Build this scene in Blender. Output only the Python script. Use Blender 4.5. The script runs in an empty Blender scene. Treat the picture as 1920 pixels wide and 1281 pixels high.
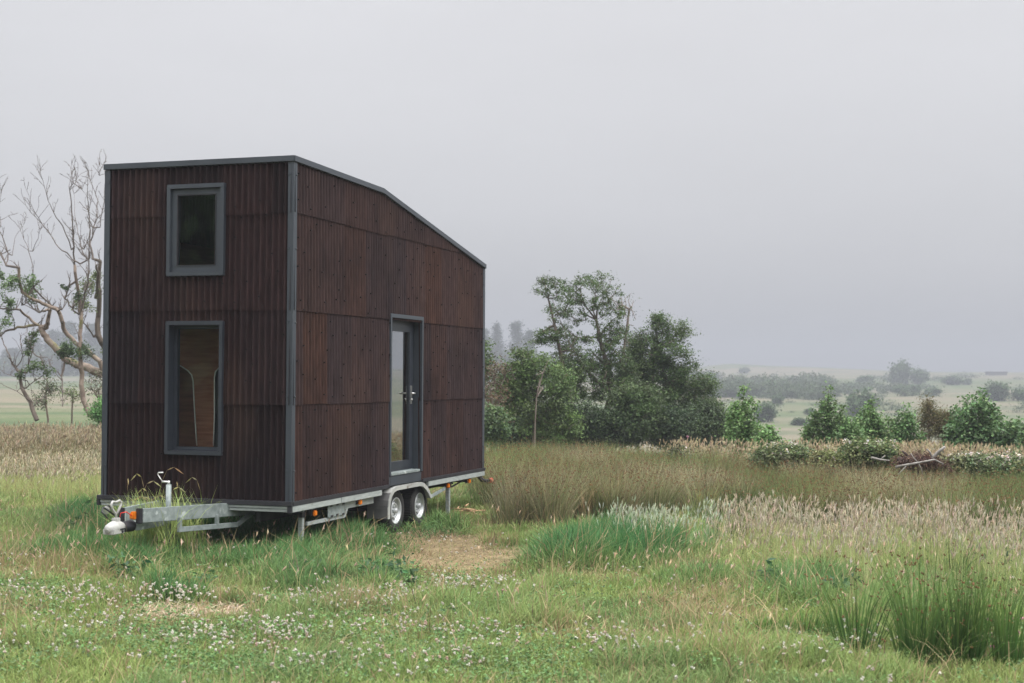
import bpy, math, random
import numpy as np
from mathutils import Vector, Matrix

random.seed(7)
rng = np.random.default_rng(11)
scene = bpy.context.scene
COL = scene.collection
R = math.radians

# ------------------------------------------------------------------ camera (50 mm lens, eye 2.07 m above the field)
FPX, PCX, PCY = 2667.0, 960.0, 640.5          # the photograph's own pixel frame, 1920 x 1281
PITCH, ROLL, HEAD = R(1.42289827), R(0.31553082), R(18.2283719)
DECK = 0.65                                    # cladding foot above the ground
EYE = np.array([0.0, 0.0, DECK + 1.41763512])
ORG = np.array([-2.46863388, 15.89822482, DECK])     # foot of the house corner towards the camera
FW = np.array([0.0, math.cos(PITCH), math.sin(PITCH)])
_r = np.array([1.0, 0.0, 0.0]); _u = np.cross(_r, FW)
RT = math.cos(ROLL) * _r + math.sin(ROLL) * _u
UP = -math.sin(ROLL) * _r + math.cos(ROLL) * _u
UA = np.array([math.sin(HEAD), math.cos(HEAD), 0.0])     # along the long side, away
VA = np.array([-math.cos(HEAD), math.sin(HEAD), 0.0])    # along the short front

def at(px, py, depth):
    return EYE + depth * (FW + (px - PCX) / FPX * RT - (py - PCY) / FPX * UP)

def topix(x, y, z=0.0):
    w0, w1, w2 = x - EYE[0], y - EYE[1], z - EYE[2]
    d = w0 * FW[0] + w1 * FW[1] + w2 * FW[2]
    a = w0 * RT[0] + w1 * RT[1] + w2 * RT[2]
    b = w0 * UP[0] + w1 * UP[1] + w2 * UP[2]
    return PCX + FPX * a / d, PCY - FPX * b / d

def tohouse(x, y):
    dx, dy = x - ORG[0], y - ORG[1]
    return dx * UA[0] + dy * UA[1], dx * VA[0] + dy * VA[1]

def house(u, v, z):
    return ORG + u * UA + v * VA + np.array([0, 0, z])

# ------------------------------------------------------------------ noise and terrain
_tab = np.random.default_rng(5).random((256, 256))
def vnoise(x, y):
    x = np.asarray(x, float); y = np.asarray(y, float)
    xi = np.floor(x).astype(int); yi = np.floor(y).astype(int)
    fx = x - xi; fy = y - yi
    fx = fx * fx * (3 - 2 * fx); fy = fy * fy * (3 - 2 * fy)
    a = _tab[xi & 255, yi & 255]; b = _tab[(xi + 1) & 255, yi & 255]
    c = _tab[xi & 255, (yi + 1) & 255]; d = _tab[(xi + 1) & 255, (yi + 1) & 255]
    return (a * (1 - fx) + b * fx) * (1 - fy) + (c * (1 - fx) + d * fx) * fy
def fbm(x, y, s, o=3):
    t = 0; w = 1; n = 0
    for k in range(o):
        t = t + w * vnoise(np.asarray(x) / s * 2 ** k + 17.3 * k, np.asarray(y) / s * 2 ** k + 9.1 * k); n += w; w *= .5
    return t / n
def sstep(a, b, x):
    t = np.clip((np.asarray(x, float) - a) / (b - a), 0, 1)
    return t * t * (3 - 2 * t)

def terrain(x, y):
    x = np.asarray(x, float); y = np.asarray(y, float)
    d = np.sqrt(x * x + y * y)
    side = sstep(-0.28, -0.02, x / np.maximum(d, 1e-3))           # the drop is to the right of the clump
    drop = -(0.6 + 4.2 * side) * sstep(28, 120, d)
    rise = (4.2 * side + 0.6) * sstep(200, 640, d) + 7.2 * sstep(420, 1100, d)
    far = (fbm(x + 300, y, 90) - .5) * 3.0 * sstep(70, 300, d) * (1 - .65 * sstep(450, 800, d))
    far = far + 3.6 * np.exp(-((x - 178) / 66) ** 2 - ((y - 960) / 120) ** 2) + 2.2 * np.exp(-((x - 150) / 18) ** 2 - ((y - 990) / 60) ** 2)
    near = (fbm(x, y, 2.6) - .5) * .10 * (1 - np.exp(-((tohouse(x, y)[0] - 3) / 5.0) ** 2 - ((tohouse(x, y)[1] - 1.2) / 2.2) ** 2))
    back = sstep(-20, -200, y) * 3
    return drop + rise + far + near + back

def ground(px, py):
    d = FW + (px - PCX) / FPX * RT - (py - PCY) / FPX * UP
    d = d / np.linalg.norm(d)
    t = 3.0
    for k in range(6000):
        p = EYE + d * t
        gap = p[2] - terrain(p[0], p[1])
        if gap < .004 or t > 1400: break
        t += max(.004, gap * 0.9)
    p[2] = float(terrain(p[0], p[1]))
    return p
def on_ground(px, depth):
    p = at(px, 800, depth); p[2] = float(terrain(p[0], p[1])); return p

# ------------------------------------------------------------------ object helpers
def tag(o, label=None, cat=None, group=None, kind=None):
    if label: o['label'] = label
    if cat: o['category'] = cat
    if group: o['group'] = group
    if kind: o['kind'] = kind
    return o
def empty(name, loc, rz=0.0, **k):
    o = bpy.data.objects.new(name, None); COL.objects.link(o)
    o.location = [float(q) for q in loc]; o.rotation_euler = (0, 0, rz); o.empty_display_size = .1
    return tag(o, **k)
def link(name, me, mat, parent=None):
    o = bpy.data.objects.new(name, me); COL.objects.link(o)
    if mat is not None: me.materials.append(mat)
    if parent is not None: o.parent = parent
    return o
def np_mesh(name, V, polys, col=None, smooth=False):
    """V (n,3); polys: list of int arrays (m,k)."""
    me = bpy.data.meshes.new(name)
    V = np.asarray(V, np.float32)
    polys = [np.asarray(p, np.int32) for p in polys if len(p)]
    nl = sum(p.size for p in polys); npol = sum(len(p) for p in polys)
    me.vertices.add(len(V)); me.vertices.foreach_set('co', V.ravel())
    me.loops.add(nl); me.loops.foreach_set('vertex_index', np.concatenate([p.ravel() for p in polys]))
    starts = []; s = 0
    for p in polys:
        starts.append(s + np.arange(len(p)) * p.shape[1]); s += p.size
    me.polygons.add(npol); me.polygons.foreach_set('loop_start', np.concatenate(starts).astype(np.int32))
    me.polygons.foreach_set('use_smooth', np.full(npol, bool(smooth)))
    if col is not None:
        a = me.attributes.new('col', 'FLOAT_COLOR', 'POINT')
        c = np.ones((len(V), 4), np.float32); c[:, :3] = col
        a.data.foreach_set('color', c.ravel())
    me.update(calc_edges=True)
    return me

class Veg:
    """collects many small leaf or blade faces into one mesh"""
    def __init__(s): s.V = []; s.C = []; s.P = {3: [], 4: []}; s.n = 0
    def add(s, V, C, **polys):
        for k, p in polys.items():
            s.P[3 if k == 'tri' else 4].append(np.asarray(p) + s.n)
        s.V.append(V); s.C.append(C); s.n += len(V)
    def build(s, name, mat, parent=None, smooth=False):
        P = [np.concatenate(s.P[k]) for k in (3, 4) if s.P[k]]
        me = np_mesh(name, np.concatenate(s.V), P, np.clip(np.concatenate(s.C), 0, 1), smooth)
        return link(name, me, mat, parent)

def blades(vg, P, h, w, lean, cb, ct, seg=2, pw=1.6, az=None):
    """grass blades: root P, height h, width w, horizontal tip offset lean (n,2)"""
    n = len(P)
    if n == 0: return
    if az is None: az = rng.random(n) * math.pi
    sx, sy = np.cos(az), np.sin(az)
    vs = []; cs = []
    ll = np.sqrt((lean ** 2).sum(1))
    for k in range(seg + 1):
        t = k / seg
        x = P[:, 0] + lean[:, 0] * t ** pw; y = P[:, 1] + lean[:, 1] * t ** pw
        z = P[:, 2] + np.maximum(h * t - .35 * ll * t ** 3, .01 * t)
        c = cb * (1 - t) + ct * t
        if k < seg:
            ww = w * .5 * (1 - .75 * t ** 2)
            vs += [np.stack([x - sx * ww, y - sy * ww, z], 1), np.stack([x + sx * ww, y + sy * ww, z], 1)]
            cs += [c, c]
        else:
            vs.append(np.stack([x, y, z], 1)); cs.append(c)
    m = 2 * seg + 1
    V = np.stack(vs, 1).reshape(-1, 3); C = np.stack(cs, 1).reshape(-1, 3)
    b = np.arange(n)[:, None] * m
    q = np.concatenate([b + np.array([[2 * k, 2 * k + 1, 2 * k + 3, 2 * k + 2]]) for k in range(seg - 1)]) if seg > 1 else np.zeros((0, 4), int)
    t = b + np.array([[2 * seg - 2, 2 * seg - 1, 2 * seg]])
    vg.add(V, C, quad=q, tri=t)

def spindles(vg, P, axis, length, rad, C):
    """slender four-sided seed heads or flower heads"""
    n = len(P)
    if n == 0: return
    a = axis / np.linalg.norm(axis, axis=1, keepdims=True)
    r = np.cross(a, np.array([.31, .2, .93])); r /= np.linalg.norm(r, axis=1, keepdims=True) + 1e-9
    s = np.cross(a, r)
    L = np.asarray(length)[:, None] if np.ndim(length) else length
    W = np.asarray(rad)[:, None] if np.ndim(rad) else rad
    mid = P + a * L * .45
    V = np.stack([P, mid + r * W, mid + s * W, mid - r * W, mid - s * W, P + a * L], 1).reshape(-1, 3)
    b = np.arange(n)[:, None] * 6
    T = np.concatenate([b + np.array([[0, j, k]]) for j, k in ((2, 1), (3, 2), (4, 3), (1, 4))] + [b + np.array([[5, j, k]]) for j, k in ((1, 2), (2, 3), (3, 4), (4, 1))])
    vg.add(V, np.repeat(C, 6, 0), tri=T)

def leaves(vg, P, size, C, droop=.25, wide=.55, up=.5):
    n = len(P)
    if n == 0: return
    d = rng.normal(size=(n, 3)); d[:, 2] = d[:, 2] * .6 - droop
    d /= np.linalg.norm(d, axis=1, keepdims=True)
    nn = rng.normal(size=(n, 3)); nn[:, 2] = np.abs(nn[:, 2]) + up
    s = np.cross(d, nn); s /= np.linalg.norm(s, axis=1, keepdims=True) + 1e-9
    u = np.cross(s, d)
    z = (size * (.6 + .8 * rng.random(n)))[:, None]
    V = np.stack([P, P + d * z * .5 + s * z * wide * .5 + u * z * .08, P + d * z, P + d * z * .5 - s * z * wide * .5 + u * z * .08], 1).reshape(-1, 3)
    vg.add(V, np.repeat(C, 4, 0), quad=np.arange(n * 4).reshape(n, 4))

class MB:
    """hard surface: boxes, tubes, lathes joined into ONE mesh"""
    def __init__(s): s.v = []; s.f = []; s.sm = []
    def quadbox(s, c8):
        b = len(s.v); s.v += [tuple(map(float, q)) for q in c8]
        for f in ((0, 3, 2, 1), (4, 5, 6, 7), (0, 1, 5, 4), (1, 2, 6, 5), (2, 3, 7, 6), (3, 0, 4, 7)):
            s.f.append([b + i for i in f]); s.sm.append(False)
    def box(s, x0, x1, y0, y1, z0, z1):
        s.quadbox([(x0, y0, z0), (x1, y0, z0), (x1, y1, z0), (x0, y1, z0), (x0, y0, z1), (x1, y0, z1), (x1, y1, z1), (x0, y1, z1)])
    def beam(s, a, b, w, h):
        a = np.array(a, float); b = np.array(b, float); d = b - a; d /= np.linalg.norm(d)
        x = np.cross(d, [0, 0, 1.0])
        x = np.array([1.0, 0, 0]) if np.linalg.norm(x) < 1e-4 else x / np.linalg.norm(x)
        z = np.cross(x, d)
        c = []
        for p in (a, b):
            c += [p - x * w / 2 - z * h / 2, p + x * w / 2 - z * h / 2, p + x * w / 2 + z * h / 2, p - x * w / 2 + z * h / 2]
        s.quadbox(c)
    def tube(s, pts, rad, n=8, caps=True):
        pts = [np.array(p, float) for p in pts]
        rad = rad if hasattr(rad, '__len__') else [rad] * len(pts)
        b = len(s.v); ref = None
        for i, p in enumerate(pts):
            d = pts[min(i + 1, len(pts) - 1)] - pts[max(i - 1, 0)]; d /= np.linalg.norm(d) + 1e-12
            if ref is None:
                ref = np.array([0, 0, 1.0]) if abs(d[2]) < .9 else np.array([1.0, 0, 0])
            x = np.cross(ref, d); x /= np.linalg.norm(x) + 1e-12; y = np.cross(d, x); ref = y
            for k in range(n):
                a = 2 * math.pi * k / n
                s.v.append(tuple(p + rad[i] * (math.cos(a) * x + math.sin(a) * y)))
        for i in range(len(pts) - 1):
            for k in range(n):
                s.f.append([b + i * n + k, b + i * n + (k + 1) % n, b + (i + 1) * n + (k + 1) % n, b + (i + 1) * n + k]); s.sm.append(True)
        if caps:
            s.f.append([b + k for k in range(n)][::-1]); s.sm.append(False)
            e = b + (len(pts) - 1) * n; s.f.append([e + k for k in range(n)]); s.sm.append(False)
    def lathe(s, prof, n=32, axis='y', c=(0, 0, 0)):
        """prof: (radius, along axis)"""
        b = len(s.v)
        for r, y in prof:
            for k in range(n):
                a = 2 * math.pi * k / n
                p = (r * math.cos(a), y, r * math.sin(a)) if axis == 'y' else (r * math.cos(a), r * math.sin(a), y)
                s.v.append((p[0] + c[0], p[1] + c[1], p[2] + c[2]))
        for i in range(len(prof) - 1):
            for k in range(n):
                s.f.append([b + i * n + k, b + (i + 1) * n + k, b + (i + 1) * n + (k + 1) % n, b + i * n + (k + 1) % n]); s.sm.append(True)
    def prism(s, prof, y0, y1):
        """prof: closed (x,z) outline extruded along y"""
        b = len(s.v); n = len(prof)
        s.v += [(x, y0, z) for x, z in prof] + [(x, y1, z) for x, z in prof]
        for k in range(n):
            s.f.append([b + k, b + (k + 1) % n, b + n + (k + 1) % n, b + n + k]); s.sm.append(False)
        s.f.append([b + k for k in range(n)][::-1]); s.sm.append(False); s.f.append([b + n + k for k in range(n)]); s.sm.append(False)
    def strip(s, outer, inner, y0, y1):
        """solid band between two open (x,z) polylines, extruded along y"""
        for i in range(len(outer) - 1):
            q = [outer[i], outer[i + 1], inner[i + 1], inner[i]]
            s.quadbox([(q[k][0], y0, q[k][1]) for k in range(4)] + [(q[k][0], y1, q[k][1]) for k in range(4)])
    def build(s, name, mat, parent=None, bevel=0.0, recalc=True):
        me = bpy.data.meshes.new(name); me.from_pydata(s.v, [], s.f)
        me.polygons.foreach_set('use_smooth', s.sm)
        if recalc or bevel:
            import bmesh
            bm = bmesh.new(); bm.from_mesh(me); bmesh.ops.remove_doubles(bm, verts=bm.verts, dist=1e-5)
            bmesh.ops.recalc_face_normals(bm, faces=bm.faces)
            if bevel:
                ed = [e for e in bm.edges if len(e.link_faces) == 2 and e.calc_face_angle(0) > .6]
                bmesh.ops.bevel(bm, geom=ed, offset=bevel, segments=2, affect='EDGES', clamp_overlap=True)
            bm.to_mesh(me); bm.free()
        me.update()
        return link(name, me, mat, parent)

# ------------------------------------------------------------------ materials
def newmat(name):
    m = bpy.data.materials.new(name); m.use_nodes = True
    nt = m.node_tree; b = nt.nodes['Principled BSDF']
    return m, nt, b
def N(nt, t, **k):
    n = nt.nodes.new(t)
    for a, v in k.items(): setattr(n, a, v)
    return n
def noisy(name, c1, c2, scale=8.0, rough=.6, metal=0.0, stretch=(1, 1, 1), detail=6, bump=0.0, bscale=60, spec=.4, spots=None):
    m, nt, b = newmat(name)
    tc = N(nt, 'ShaderNodeTexCoord'); mp = N(nt, 'ShaderNodeMapping'); mp.inputs['Scale'].default_value = stretch
    nt.links.new(tc.outputs['Object'], mp.inputs[0])
    no = N(nt, 'ShaderNodeTexNoise'); no.inputs['Scale'].default_value = scale; no.inputs['Detail'].default_value = detail
    nt.links.new(mp.outputs[0], no.inputs['Vector'])
    rp = N(nt, 'ShaderNodeValToRGB'); rp.color_ramp.elements[0].position = .32; rp.color_ramp.elements[1].position = .68
    rp.color_ramp.elements[0].color = (*c1, 1); rp.color_ramp.elements[1].color = (*c2, 1)
    nt.links.new(no.outputs['Fac'], rp.inputs[0])
    out = rp.outputs[0]
    if spots:
        n2 = N(nt, 'ShaderNodeTexNoise'); n2.inputs['Scale'].default_value = spots[1]; n2.inputs['Detail'].default_value = 8
        nt.links.new(tc.outputs['Object'], n2.inputs['Vector'])
        r2 = N(nt, 'ShaderNodeValToRGB'); r2.color_ramp.elements[0].position = spots[2]; r2.color_ramp.elements[1].position = spots[2] + .08
        nt.links.new(n2.outputs['Fac'], r2.inputs[0])
        mx = N(nt, 'ShaderNodeMixRGB'); mx.inputs[2].default_value = (*spots[0], 1)
        nt.links.new(r2.outputs[0], mx.inputs[0]); nt.links.new(out, mx.inputs[1]); out = mx.outputs[0]
    nt.links.new(out, b.inputs['Base Color'])
    b.inputs['Roughness'].default_value = rough; b.inputs['Metallic'].default_value = metal
    b.inputs['Specular IOR Level'].default_value = spec
    if bump:
        n3 = N(nt, 'ShaderNodeTexNoise'); n3.inputs['Scale'].default_value = bscale; n3.inputs['Detail'].default_value = 4
        nt.links.new(mp.outputs[0], n3.inputs['Vector'])
        bp = N(nt, 'ShaderNodeBump'); bp.inputs['Strength'].default_value = bump; bp.inputs['Distance'].default_value = .01
        nt.links.new(n3.outputs['Fac'], bp.inputs['Height']); nt.links.new(bp.outputs[0], b.inputs['Normal'])
    return m
def leafmat(name, trans=.3, rough=.55, spec=.25):
    """colour of each leaf from the mesh attribute col, some light passing through"""
    m = bpy.data.materials.new(name); m.use_nodes = True; nt = m.node_tree; nt.nodes.clear()
    o = N(nt, 'ShaderNodeOutputMaterial'); a = N(nt, 'ShaderNodeAttribute', attribute_name='col')
    d = N(nt, 'ShaderNodeBsdfPrincipled'); d.inputs['Roughness'].default_value = rough; d.inputs['Specular IOR Level'].default_value = spec
    t = N(nt, 'ShaderNodeBsdfTranslucent'); mx = N(nt, 'ShaderNodeMixShader'); mx.inputs[0].default_value = trans
    nt.links.new(a.outputs['Color'], d.inputs['Base Color']); nt.links.new(a.outputs['Color'], t.inputs['Color'])
    nt.links.new(d.outputs[0], mx.inputs[1]); nt.links.new(t.outputs[0], mx.inputs[2]); nt.links.new(mx.outputs[0], o.inputs[0])
    return m
def attrmat(name, rough=.8, nscale=5.0, namt=.35, bump=.2, spec=.2, stretch=(1, 1, 1)):
    m, nt, b = newmat(name)
    a = N(nt, 'ShaderNodeAttribute', attribute_name='col')
    tc = N(nt, 'ShaderNodeTexCoord'); mp = N(nt, 'ShaderNodeMapping'); mp.inputs['Scale'].default_value = stretch
    nt.links.new(tc.outputs['Object'], mp.inputs[0])
    no = N(nt, 'ShaderNodeTexNoise'); no.inputs['Scale'].default_value = nscale; no.inputs['Detail'].default_value = 8; no.inputs['Roughness'].default_value = .65
    nt.links.new(mp.outputs[0], no.inputs['Vector'])
    mr = N(nt, 'ShaderNodeMapRange'); mr.inputs[1].default_value = .25; mr.inputs[2].default_value = .75; mr.inputs[3].default_value = 1 - namt; mr.inputs[4].default_value = 1 + namt
    nt.links.new(no.outputs['Fac'], mr.inputs[0])
    vm = N(nt, 'ShaderNodeVectorMath', operation='SCALE')
    nt.links.new(a.outputs['Color'], vm.inputs[0]); nt.links.new(mr.outputs[0], vm.inputs['Scale'])
    nt.links.new(vm.outputs[0], b.inputs['Base Color'])
    b.inputs['Roughness'].default_value = rough; b.inputs['Specular IOR Level'].default_value = spec
    if bump:
        bp = N(nt, 'ShaderNodeBump'); bp.inputs['Strength'].default_value = bump; bp.inputs['Distance'].default_value = .02
        nt.links.new(no.outputs['Fac'], bp.inputs['Height']); nt.links.new(bp.outputs[0], b.inputs['Normal'])
    return m
def glassmat(name, tint=(.9, .95, .93), gain=1.0):
    m = bpy.data.materials.new(name); m.use_nodes = True; nt = m.node_tree; nt.nodes.clear()
    o = N(nt, 'ShaderNodeOutputMaterial'); t = N(nt, 'ShaderNodeBsdfTransparent'); t.inputs[0].default_value = (*tint, 1)
    g = N(nt, 'ShaderNodeBsdfGlossy'); g.inputs['Roughness'].default_value = .02
    ge = N(nt, 'ShaderNodeNewGeometry'); mi = N(nt, 'ShaderNodeMix'); mi.inputs['A'].default_value = 1.5; mi.inputs['B'].default_value = 1 / 1.5
    nt.links.new(ge.outputs['Backfacing'], mi.inputs['Factor'])
    fr = N(nt, 'ShaderNodeFresnel'); nt.links.new(mi.outputs['Result'], fr.inputs[0])
    mu = N(nt, 'ShaderNodeMath', operation='MULTIPLY', use_clamp=True); mu.inputs[1].default_value = gain; nt.links.new(fr.outputs[0], mu.inputs[0])
    mx = N(nt, 'ShaderNodeMixShader'); nt.links.new(mu.outputs[0], mx.inputs[0])
    nt.links.new(t.outputs[0], mx.inputs[1]); nt.links.new(g.outputs[0], mx.inputs[2]); nt.links.new(mx.outputs[0], o.inputs[0])
    return m

M = {}
M['trim'] = noisy('blue_grey_metal', (.027, .033, .043), (.036, .044, .055), 3, .45, .0, (1, 1, .3), spec=.5)
M['trim_dark'] = noisy('dark_blue_grey_frame', (.018, .022, .030), (.025, .030, .040), 4, .4, spec=.5)
M['galv'] = noisy('galvanised_steel', (.16, .19, .19), (.27, .305, .30), 16, .5, .15, bump=.05, spots=((.42, .46, .45), 9, .60))
M['rail'] = noisy('galvanised_rail', (.24, .265, .26), (.33, .36, .35), 10, .55, .1, (1, 1, 5), spots=((.20, .21, .19), 14, .66))
M['black'] = noisy('black_plastic', (.012, .012, .016), (.022, .022, .027), 12, .55)
M['under'] = noisy('dark_underside', (.02, .02, .02), (.045, .042, .04), 4, .8)
M['tyre'] = noisy('tyre_rubber', (.013, .013, .014), (.026, .025, .024), 20, .75, bump=.1)
M['rim'] = noisy('silver_wheel_paint', (.40, .42, .43), (.52, .54, .55), 6, .35, .35, spots=((.16, .15, .13), 9, .66))
M['guard'] = noisy('mudguard_steel', (.28, .29, .28), (.38, .39, .37), 5, .55, .1, spots=((.15, .12, .10), 6, .64))
M['guard_front'] = noisy('mudguard_grey', (.085, .085, .085), (.12, .12, .12), 6, .6)
M['amber'] = noisy('amber_lens', (.50, .13, .010), (.62, .18, .015), 30, .25)
M['red'] = noisy('red_lens', (.55, .03, .02), (.65, .05, .03), 30, .25)
M['white'] = noisy('white_paint', (.30, .30, .29), (.42, .42, .40), 15, .45, spots=((.35, .34, .30), 11, .66))
M['steel'] = noisy('brushed_steel', (.55, .55, .55), (.65, .65, .65), 40, .3, .9)
M['wood'] = noisy('red_brown_wood', (.34, .135, .075), (.50, .225, .13), 3.0, .5, stretch=(1, 1, 9), bump=.05)
M['wood_dark'] = noisy('dark_wood', (.10, .042, .026), (.16, .07, .045), 3.0, .5, stretch=(1, 1, 7))
M['loft'] = noisy('grey_veneer', (.03, .03, .032), (.11, .11, .115), 3.0, .5, stretch=(1, 1, 6))
M['cord'] = noisy('pale_cord', (.7, .66, .6), (.8, .76, .7), 20, .6)
M['glass'] = glassmat('window_glass', (.86, .9, .9), 1.0)
M['door_glass'] = glassmat('door_glass', (.45, .52, .5), 4.2)
M['bark'] = noisy('grey_brown_bark', (.055, .042, .033), (.13, .105, .085), 7, .9, stretch=(1, 1, .25), bump=.5, bscale=14)
M['bark_red'] = noisy('red_brown_bark', (.10, .073, .057), (.22, .175, .14), 3.2, .85, stretch=(1, 1, .5), bump=.4, bscale=14, spots=((.16, .15, .07), 2.2, .58))
M['twig'] = noisy('grey_twig', (.075, .062, .055), (.15, .125, .11), 5, .9)
M['bark_pale'] = noisy('bleached_wood', (.14, .13, .118), (.26, .245, .225), 9, .85, stretch=(1, 1, .4), bump=.3)
M['bark_dead'] = noisy('dead_pinkish_wood', (.115, .09, .075), (.22, .185, .16), 6, .9)
M['bark_dark'] = noisy('dark_dead_wood', (.03, .02, .018), (.06, .042, .034), 6, .9)
M['leaf'] = leafmat('leaves', .28)
M['grass'] = leafmat('grass_blades', .32, .6, .2)
M['petal'] = leafmat('petals', .3, .7, .1)
M['clad'] = attrmat('bitumen_cladding', .75, 9.0, .5, .25, .12, (1.6, 1.6, .35))
def patches(m, col, scale, amt, lo, hi, stretch):
    """blotches where the sheets have weathered to another colour"""
    nt = m.node_tree; b = nt.nodes['Principled BSDF']; src = b.inputs['Base Color'].links[0].from_socket
    tc = N(nt, 'ShaderNodeTexCoord'); mp = N(nt, 'ShaderNodeMapping'); mp.inputs['Scale'].default_value = stretch; nt.links.new(tc.outputs['Object'], mp.inputs[0])
    no = N(nt, 'ShaderNodeTexNoise'); no.inputs['Scale'].default_value = scale; no.inputs['Detail'].default_value = 7; nt.links.new(mp.outputs[0], no.inputs['Vector'])
    mr = N(nt, 'ShaderNodeMapRange'); mr.inputs[1].default_value = lo; mr.inputs[2].default_value = hi; mr.inputs[3].default_value = 0; mr.inputs[4].default_value = amt; nt.links.new(no.outputs['Fac'], mr.inputs[0])
    mx = N(nt, 'ShaderNodeMixRGB'); mx.inputs[2].default_value = (*col, 1); nt.links.new(mr.outputs[0], mx.inputs[0]); nt.links.new(src, mx.inputs[1]); nt.links.new(mx.outputs[0], b.inputs['Base Color'])
patches(M['clad'], (.075, .043, .032), 1.0, .42, .50, .70, (1.2, 1.2, .5))
patches(M['clad'], (.014, .010, .011), 1.6, .5, .50, .70, (1, 1, .6))
M['ground'] = attrmat('meadow_soil', .95, 3.0, .45, .6, .1)
EXPOSURE = 0.52
HAZE = 0.0013
HAZE_COL = (.385, .405, .45, 1)
# ------------------------------------------------------------------ camera, sky, sun, air
cam = bpy.data.cameras.new('camera'); cam_o = bpy.data.objects.new('camera', cam); COL.objects.link(cam_o)
mw = Matrix.Identity(4)
for i in range(3):
    mw[i][0] = RT[i]; mw[i][1] = UP[i]; mw[i][2] = -FW[i]; mw[i][3] = EYE[i]
cam_o.matrix_world = mw
cam.lens = 50.0; cam.sensor_width = 36.0; cam.clip_start = .1; cam.clip_end = 6000
cam.dof.use_dof = True; cam.dof.focus_distance = 17.0; cam.dof.aperture_fstop = 2.8
scene.camera = cam_o

SUN_EL, SUN_AZ = 58.0, 112.0        # azimuth from +Y (view direction) towards +X
w = bpy.data.worlds.new('World'); scene.world = w; w.use_nodes = True
nt = w.node_tree; nt.nodes.clear()
wo = N(nt, 'ShaderNodeOutputWorld')
sk = N(nt, 'ShaderNodeTexSky', sky_type='NISHITA'); sk.sun_disc = False
sk.sun_elevation = R(SUN_EL); sk.sun_rotation = R(SUN_AZ); sk.dust_density = 4; sk.air_density = 1.5
hs = N(nt, 'ShaderNodeHueSaturation'); hs.inputs['Saturation'].default_value = .12; nt.links.new(sk.outputs[0], hs.inputs['Color'])
bg1 = N(nt, 'ShaderNodeBackground'); bg1.inputs[1].default_value = .05; nt.links.new(hs.outputs[0], bg1.inputs[0])
tc = N(nt, 'ShaderNodeTexCoord'); sx = N(nt, 'ShaderNodeSeparateXYZ'); nt.links.new(tc.outputs['Generated'], sx.inputs[0])
cl = N(nt, 'ShaderNodeTexNoise'); cl.inputs['Scale'].default_value = 2.2; cl.inputs['Detail'].default_value = 4
mp = N(nt, 'ShaderNodeMapping'); mp.inputs['Scale'].default_value = (1, 1, 3.5); nt.links.new(tc.outputs['Generated'], mp.inputs[0]); nt.links.new(mp.outputs[0], cl.inputs['Vector'])
ma = N(nt, 'ShaderNodeMath', operation='MULTIPLY_ADD'); nt.links.new(cl.outputs['Fac'], ma.inputs[0]); ma.inputs[1].default_value = .12; nt.links.new(sx.outputs['Z'], ma.inputs[2])
rp = N(nt, 'ShaderNodeValToRGB'); el = rp.color_ramp.elements       # overcast sky: brightens towards the zenith
el[0].position = .0; el[0].color = (.305, .315, .345, 1)
el[1].position = 1.0; el[1].color = (3.9, 3.86, 3.84, 1)
e = el.new(.10); e.color = (.318, .322, .345, 1)
e = el.new(.36); e.color = (.398, .394, .412, 1)
e = el.new(.62); e.color = (1.95, 1.93, 1.93, 1)
nt.links.new(ma.outputs[0], rp.inputs[0])
c2 = N(nt, 'ShaderNodeTexNoise'); c2.inputs['Scale'].default_value = 1.6; c2.inputs['Detail'].default_value = 5; c2.inputs['Roughness'].default_value = .55; nt.links.new(mp.outputs[0], c2.inputs['Vector'])
mr = N(nt, 'ShaderNodeMapRange'); mr.inputs[1].default_value = .3; mr.inputs[2].default_value = .7; mr.inputs[3].default_value = .82; mr.inputs[4].default_value = .94; nt.links.new(c2.outputs['Fac'], mr.inputs[0])
bg2 = N(nt, 'ShaderNodeBackground'); nt.links.new(mr.outputs[0], bg2.inputs[1]); nt.links.new(rp.outputs[0], bg2.inputs[0])
ad = N(nt, 'ShaderNodeAddShader'); nt.links.new(bg1.outputs[0], ad.inputs[0]); nt.links.new(bg2.outputs[0], ad.inputs[1]); nt.links.new(ad.outputs[0], wo.inputs[0])

sl = bpy.data.lights.new('sun', 'SUN'); sl.energy = 1.35; sl.angle = R(28); sl.color = (1.0, .965, .91)
so = bpy.data.objects.new('sun', sl); COL.objects.link(so)
sd = Vector((math.sin(R(SUN_AZ)) * math.cos(R(SUN_EL)), math.cos(R(SUN_AZ)) * math.cos(R(SUN_EL)), math.sin(R(SUN_EL))))
so.rotation_euler = sd.to_track_quat('Z', 'Y').to_euler(); so.location = (30, -20, 60)

scene.view_settings.view_transform = 'Standard'; scene.view_settings.look = 'None'
scene.view_settings.exposure = EXPOSURE; scene.view_settings.gamma = 1.0
cy = scene.cycles
cy.max_bounces = 8; cy.diffuse_bounces = 3; cy.glossy_bounces = 3; cy.transmission_bounces = 6; cy.transparent_max_bounces = 12; cy.volume_bounces = 0
cy.use_denoising = True; cy.use_adaptive_sampling = True; cy.adaptive_threshold = .015
cy.sample_clamp_indirect = 6.0; cy.use_fast_gi = False; cy.caustics_reflective = False; cy.caustics_refractive = False
try: scene.render.threads_mode = 'AUTO'
except Exception: pass

GMIN = min(float(terrain(np.array([x]), np.array([y]))[0]) for x in np.linspace(-1600, 1600, 65) for y in np.linspace(-1600, 1600, 65)) - 1.2
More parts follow.
